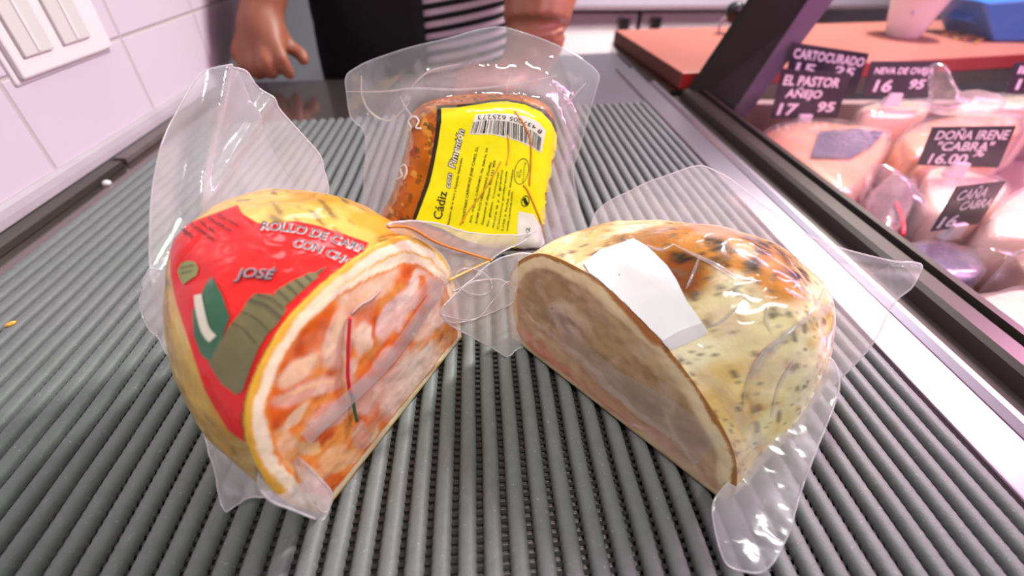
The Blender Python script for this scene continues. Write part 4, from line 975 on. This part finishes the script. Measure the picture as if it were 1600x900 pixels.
# ------------------------------------------------------------------ person behind the counter
def ball(c, r, seg=14):
    vs, fs = [], []
    for i in range(seg + 1):
        t = math.pi * i / seg
        for k in range(seg * 2):
            a = math.pi * k / seg; vs.append(V3(c) + V3((math.sin(t) * math.cos(a), math.sin(t) * math.sin(a), math.cos(t))) * r)
    n = seg * 2
    for i in range(seg):
        for k in range(n): fs.append((i * n + k, (i + 1) * n + k, (i + 1) * n + (k + 1) % n, i * n + (k + 1) % n))
    return vs, fs
def limb(pts, rs, seg=14):
    parts = [tube(spline(pts, 5), [float(r[0]) for r in spline([(r, 0, 0) for r in rs], 5)], seg)]
    for p, r in zip(pts, rs): parts.append(ball(p, r * .985, 8))
    return parts
TC = V3((-.10, .955, 0))                                       # trunk axis
def ellring(c, rx, ry, z, n=40, dx=0): return [(c[0] + dx + rx * math.cos(2 * math.pi * k / n), c[1] + ry * math.sin(2 * math.pi * k / n), z) for k in range(n)]
TR = [(-.16, .165, .115), (-.02, .172, .125), (.06, .168, .125), (.18, .165, .115), (.32, .185, .118), (.42, .18, .105), (.475, .12, .08), (.50, .06, .06)]
def trunk(grow=0., z0=-9, z1=9, a0=0, a1=None):
    vs, fs = [], []; n = 48; rows_ = [t for t in TR if z0 <= t[0] <= z1]
    for z, rx, ry in rows_: vs += ellring(TC, rx + grow, ry + grow, z, n)
    for i in range(len(rows_) - 1):
        for k in range(n): fs.append((i * n + k, i * n + (k + 1) % n, (i + 1) * n + (k + 1) % n, (i + 1) * n + k))
    return vs, fs, n, len(rows_)
tv, tf, tn, tr_ = trunk(); tf += [tuple(range(tn))[::-1], tuple(range((tr_ - 1) * tn, tr_ * tn))]
parts = [(tv, tf)]
for sx in (-1, 1): parts += limb([TC + V3((sx * .09, .01, -.14)), TC + V3((sx * .095, .0, -.48)), TC + V3((sx * .095, .02, -.86))], [.085, .058, .042])
for sx in (-1, 1): parts += limb([TC + V3((sx * .095, .02, -.872)), TC + V3((sx * .10, -.12, -.878))], [.028, .022])
HC = TC + V3((0, -.02, .66))
parts += limb([TC + V3((0, 0, .47)), TC + V3((0, -.015, .60))], [.058, .052])
hv, hf = ball((0, 0, 0), 1., 18); parts.append(([HC + p * V3((.076, .094, .112)) for p in hv], hf))
parts.append(([HC + V3((0, -.02, -.055)) + p * V3((.058, .07, .06)) for p in hv], hf))
parts += limb([HC + V3((0, -.092, .01)), HC + V3((0, -.108, -.022))], [.009, .013])
for sx in (-1, 1): parts.append(([HC + V3((sx * .077, .005, -.005)) + p * V3((.010, .02, .032)) for p in hv], hf))
parts.append(([HC + V3((0, -.082, -.055)) + p * V3((.024, .012, .009)) for p in hv], hf))
# arm whose fist rests on the counter at the left
W = PY(411, 8, .752)
parts += limb([TC + V3((-.185, 0, .40)), V3((-.335, .93, .24)), PY(412, -40, .775), W], [.056, .046, .031, .0265])
K = lambda x, y, d: PY(x, y, d)
parts += limb([W, K(407, 45, .735), K(404, 78, .722)], [.0265, .030, .024])
parts += limb([K(420, 42, .735), K(424, 70, .716)], [.021, .019])
parts += limb([K(396, 55, .735), K(382, 84, .722)], [.021, .018])
fing = [[(428, 62, .716), (440, 92, .698), (450, 112, .702), (453, 116, .708)], [(412, 70, .712), (416, 98, .692), (424, 114, .702), (424, 110, .718)], [(396, 76, .714), (396, 102, .697), (404, 116, .707), (406, 110, .722)], [(380, 80, .720), (379, 101, .706), (388, 114, .713), (392, 108, .727)]]
for fg, r in zip(fing, (.0098, .0102, .0098, .0085)): parts += limb([K(*p) for p in fg], [r * 1.08, r, r * .9, r * .82], 10)
parts += limb([K(430, 40, .742), K(452, 72, .738), K(470, 84, .735), K(474, 94, .728)], [.013, .0105, .0098, .0085], 10)
# arm that leans behind the packages
E2 = V3((.155, .87, .245)); W2 = PY(815, 108, .665)
parts += limb([TC + V3((.185, 0, .40)), E2, PY(845, -6, .70), PY(836, 62, .68), W2], [.056, .053, .047, .040, .031])
parts += limb([W2, W2 + V3((-.03, -.012, -.012))], [.028, .022])
for i, dy in enumerate((-.03, -.011, .008, .027)):
    b0 = W2 + V3((-.035, dy - .01, -.006)); b1 = b0 + V3((-.03, dy * .3, -.002)); b2 = b1 + V3((-.02, dy * .2, -.010))
    parts += limb([b0, b1, b2], [.010, .0092, .008], 10)
parts += limb([W2 + V3((-.005, -.035, -.006)), W2 + V3((-.03, -.055, -.010))], [.011, .009], 10)
v, f = join(parts)
f_ = [tuple(int(i) for i in q) for q in f]
me = bpy.data.meshes.new('person'); me.from_pydata([tuple(float(c) for c in p) for p in v], [], f_); tmp = bpy.data.objects.new('person_tmp', me); COL.objects.link(tmp)
md = tmp.modifiers.new('r', 'REMESH'); md.mode = 'VOXEL'; md.voxel_size = .0036
md = tmp.modifiers.new('s', 'SMOOTH'); md.factor = .5; md.iterations = 8
dg = bpy.context.evaluated_depsgraph_get(); me2 = bpy.data.meshes.new_from_object(tmp.evaluated_get(dg)); bpy.data.objects.remove(tmp)
me2.name = 'person'; me2.materials.clear(); me2.materials.append(M['skin']); me2.polygons.foreach_set('use_smooth', [True] * len(me2.polygons))
PS = bpy.data.objects.new('person', me2); COL.objects.link(PS)
props(PS, 'person in black apron and striped shirt leaning both hands on the counter', 'person')
def shell(name, grow, z0, z1, mat, keep):
    vs, fs, n, r = trunk(grow, z0, z1); rows_ = [t for t in TR if z0 <= t[0] <= z1]
    vs2, fs2 = [], []; m = 6
    for i in range(r - 1):
        for k in range(m + (1 if i == r - 2 else 0)):
            for j in range(n):
                a, b = V3(vs[i * n + j]), V3(vs[(i + 1) * n + j]); p = a + (b - a) * k / m; w = .0035 * fbm(p, 18, grow * 900)
                vs2.append(p + _n(p - V3((TC[0], TC[1], p[2]))) * w)
    R = len(vs2) // n
    for i in range(R - 1):
        for j in range(n):
            q = (i * n + j, i * n + (j + 1) % n, (i + 1) * n + (j + 1) % n, (i + 1) * n + j)
            if keep(np.mean([vs2[t] for t in q], 0)): fs2.append(q)
    return solid(mesh(name, vs2, fs2, mat, PS), .0015, 1)
shell('shirt', .006, -.2, .48, M['stripes'], lambda p: True)
shell('apron', .013, -.2, .40, M['black'], lambda p: p[1] < TC[1] + .03 and p[0] < -.072 + .05 * max(0, p[2]))
for sx, sh, el in ((-1, TC + V3((-.185, 0, .40)), V3((-.335, .93, .24))), (1, TC + V3((.185, 0, .40)), E2)):
    mesh('sleeve', *tube([sh + V3((-sx * .05, 0, .0)), sh, sh + (el - sh) * .6], [.072, .07, .066], 20), M['stripes'], PS)
for sx in (-1, 1): mesh('trouser_leg', *tube([TC + V3((sx * .088, .01, -.10)), TC + V3((sx * .095, 0, -.48)), TC + V3((sx * .095, .02, -.865))], [.099, .072, .06], 20), M['black'], PS)
for sx in (-1, 1):
    mesh('shoe', *join([([TC + V3((sx * .098, -.06, -.872)) + p * V3((.043, .125, .027)) for p in hv], hf)]), M['black_plastic'], PS)
hs_, hfs = [], []
for p in hv: hs_.append(HC + V3((0, .008, .012)) + p * V3((.082, .1, .112)))
mesh('hair', hs_, [q for q in hf if np.mean([hv[i] for i in q], 0)[2] > .25 or (np.mean([hv[i] for i in q], 0)[1] > .25 and np.mean([hv[i] for i in q], 0)[2] > -.4)], M['hair'], PS)
for sx in (-1, 1):
    mesh('eye', [HC + V3((sx * .031, -.082, .012)) + p * V3((.0125, .012, .008)) for p in hv], hf, M['white_plastic'], PS)
    mesh('eyebrow', *tube([HC + V3((sx * .018, -.094, .03)), HC + V3((sx * .032, -.092, .034)), HC + V3((sx * .046, -.082, .03))], .0028, 6), M['hair'], PS)

# ------------------------------------------------------------------ light
def area(name, loc, aim, sx, sy, power, col):
    l = bpy.data.lights.new(name, 'AREA'); l.shape = 'RECTANGLE'; l.size = sx; l.size_y = sy; l.energy = power; l.color = col
    o = bpy.data.objects.new(name, l); COL.objects.link(o); o.location = loc
    o.rotation_euler = (Vector(aim) - Vector(loc)).to_track_quat('-Z', 'Y').to_euler(); return o
area('ceiling_tube_key', (.85, 1.0, 1.05), (0, .25, 0), .10, .36, 31, (1, .99, .94))
area('ceiling_tube_front', (.24, -.35, .95), (.05, .25, .03), .5, .14, .8, (1, 1, .95)).data.spread = math.radians(44)
area('ceiling_tube_left', (-.18, 1.05, .85), (-.28, .35, 0), .3, .5, 4, (.86, .93, 1))
area('display_lamp', (.70, .35, .34), (.62, .35, -.1), .08, .9, 5, (1, .42, .74))
area('display_lamp_back', (1.2, .45, .45), (.9, .5, 0), .1, .9, 3.6, (1, .45, .76))
area('back_room_light', (.6, 1.0, .9), (.6, 1.6, -.3), 1.2, .3, 9, (1, .93, .95)).data.spread = math.radians(85)
w = bpy.data.worlds.new('room_light'); scn.world = w; w.use_nodes = True
bg = w.node_tree.nodes.get('Background') or w.node_tree.nodes.new('ShaderNodeBackground')
bg.inputs[0].default_value = (.95, .97, .96, 1); bg.inputs[1].default_value = .08

# ------------------------------------------------------------------ camera
cd = bpy.data.cameras.new('camera'); cam = bpy.data.objects.new('camera', cd); COL.objects.link(cam)
cd.sensor_width = 36; cd.lens = 36 * F / 1600; cd.clip_start = .005; cd.clip_end = 60
from mathutils import Matrix
R3 = np.stack([RW @ V3((1, 0, 0)), RW @ V3((0, -1, 0)), RW @ V3((0, 0, -1))], 1)
mw = Matrix([[*R3[i], 0] for i in range(3)] + [[0, 0, 0, 1]]); mw.translation = Vector(CAM); cam.matrix_world = mw
cd.dof.use_dof = True; cd.dof.focus_distance = .225; cd.dof.aperture_fstop = 5.6
scn.camera = cam
scn.cycles.transparent_max_bounces = 24; scn.cycles.max_bounces = 10
scn.view_settings.view_transform = 'Standard'; scn.view_settings.look = 'None'; scn.view_settings.exposure = 0.0
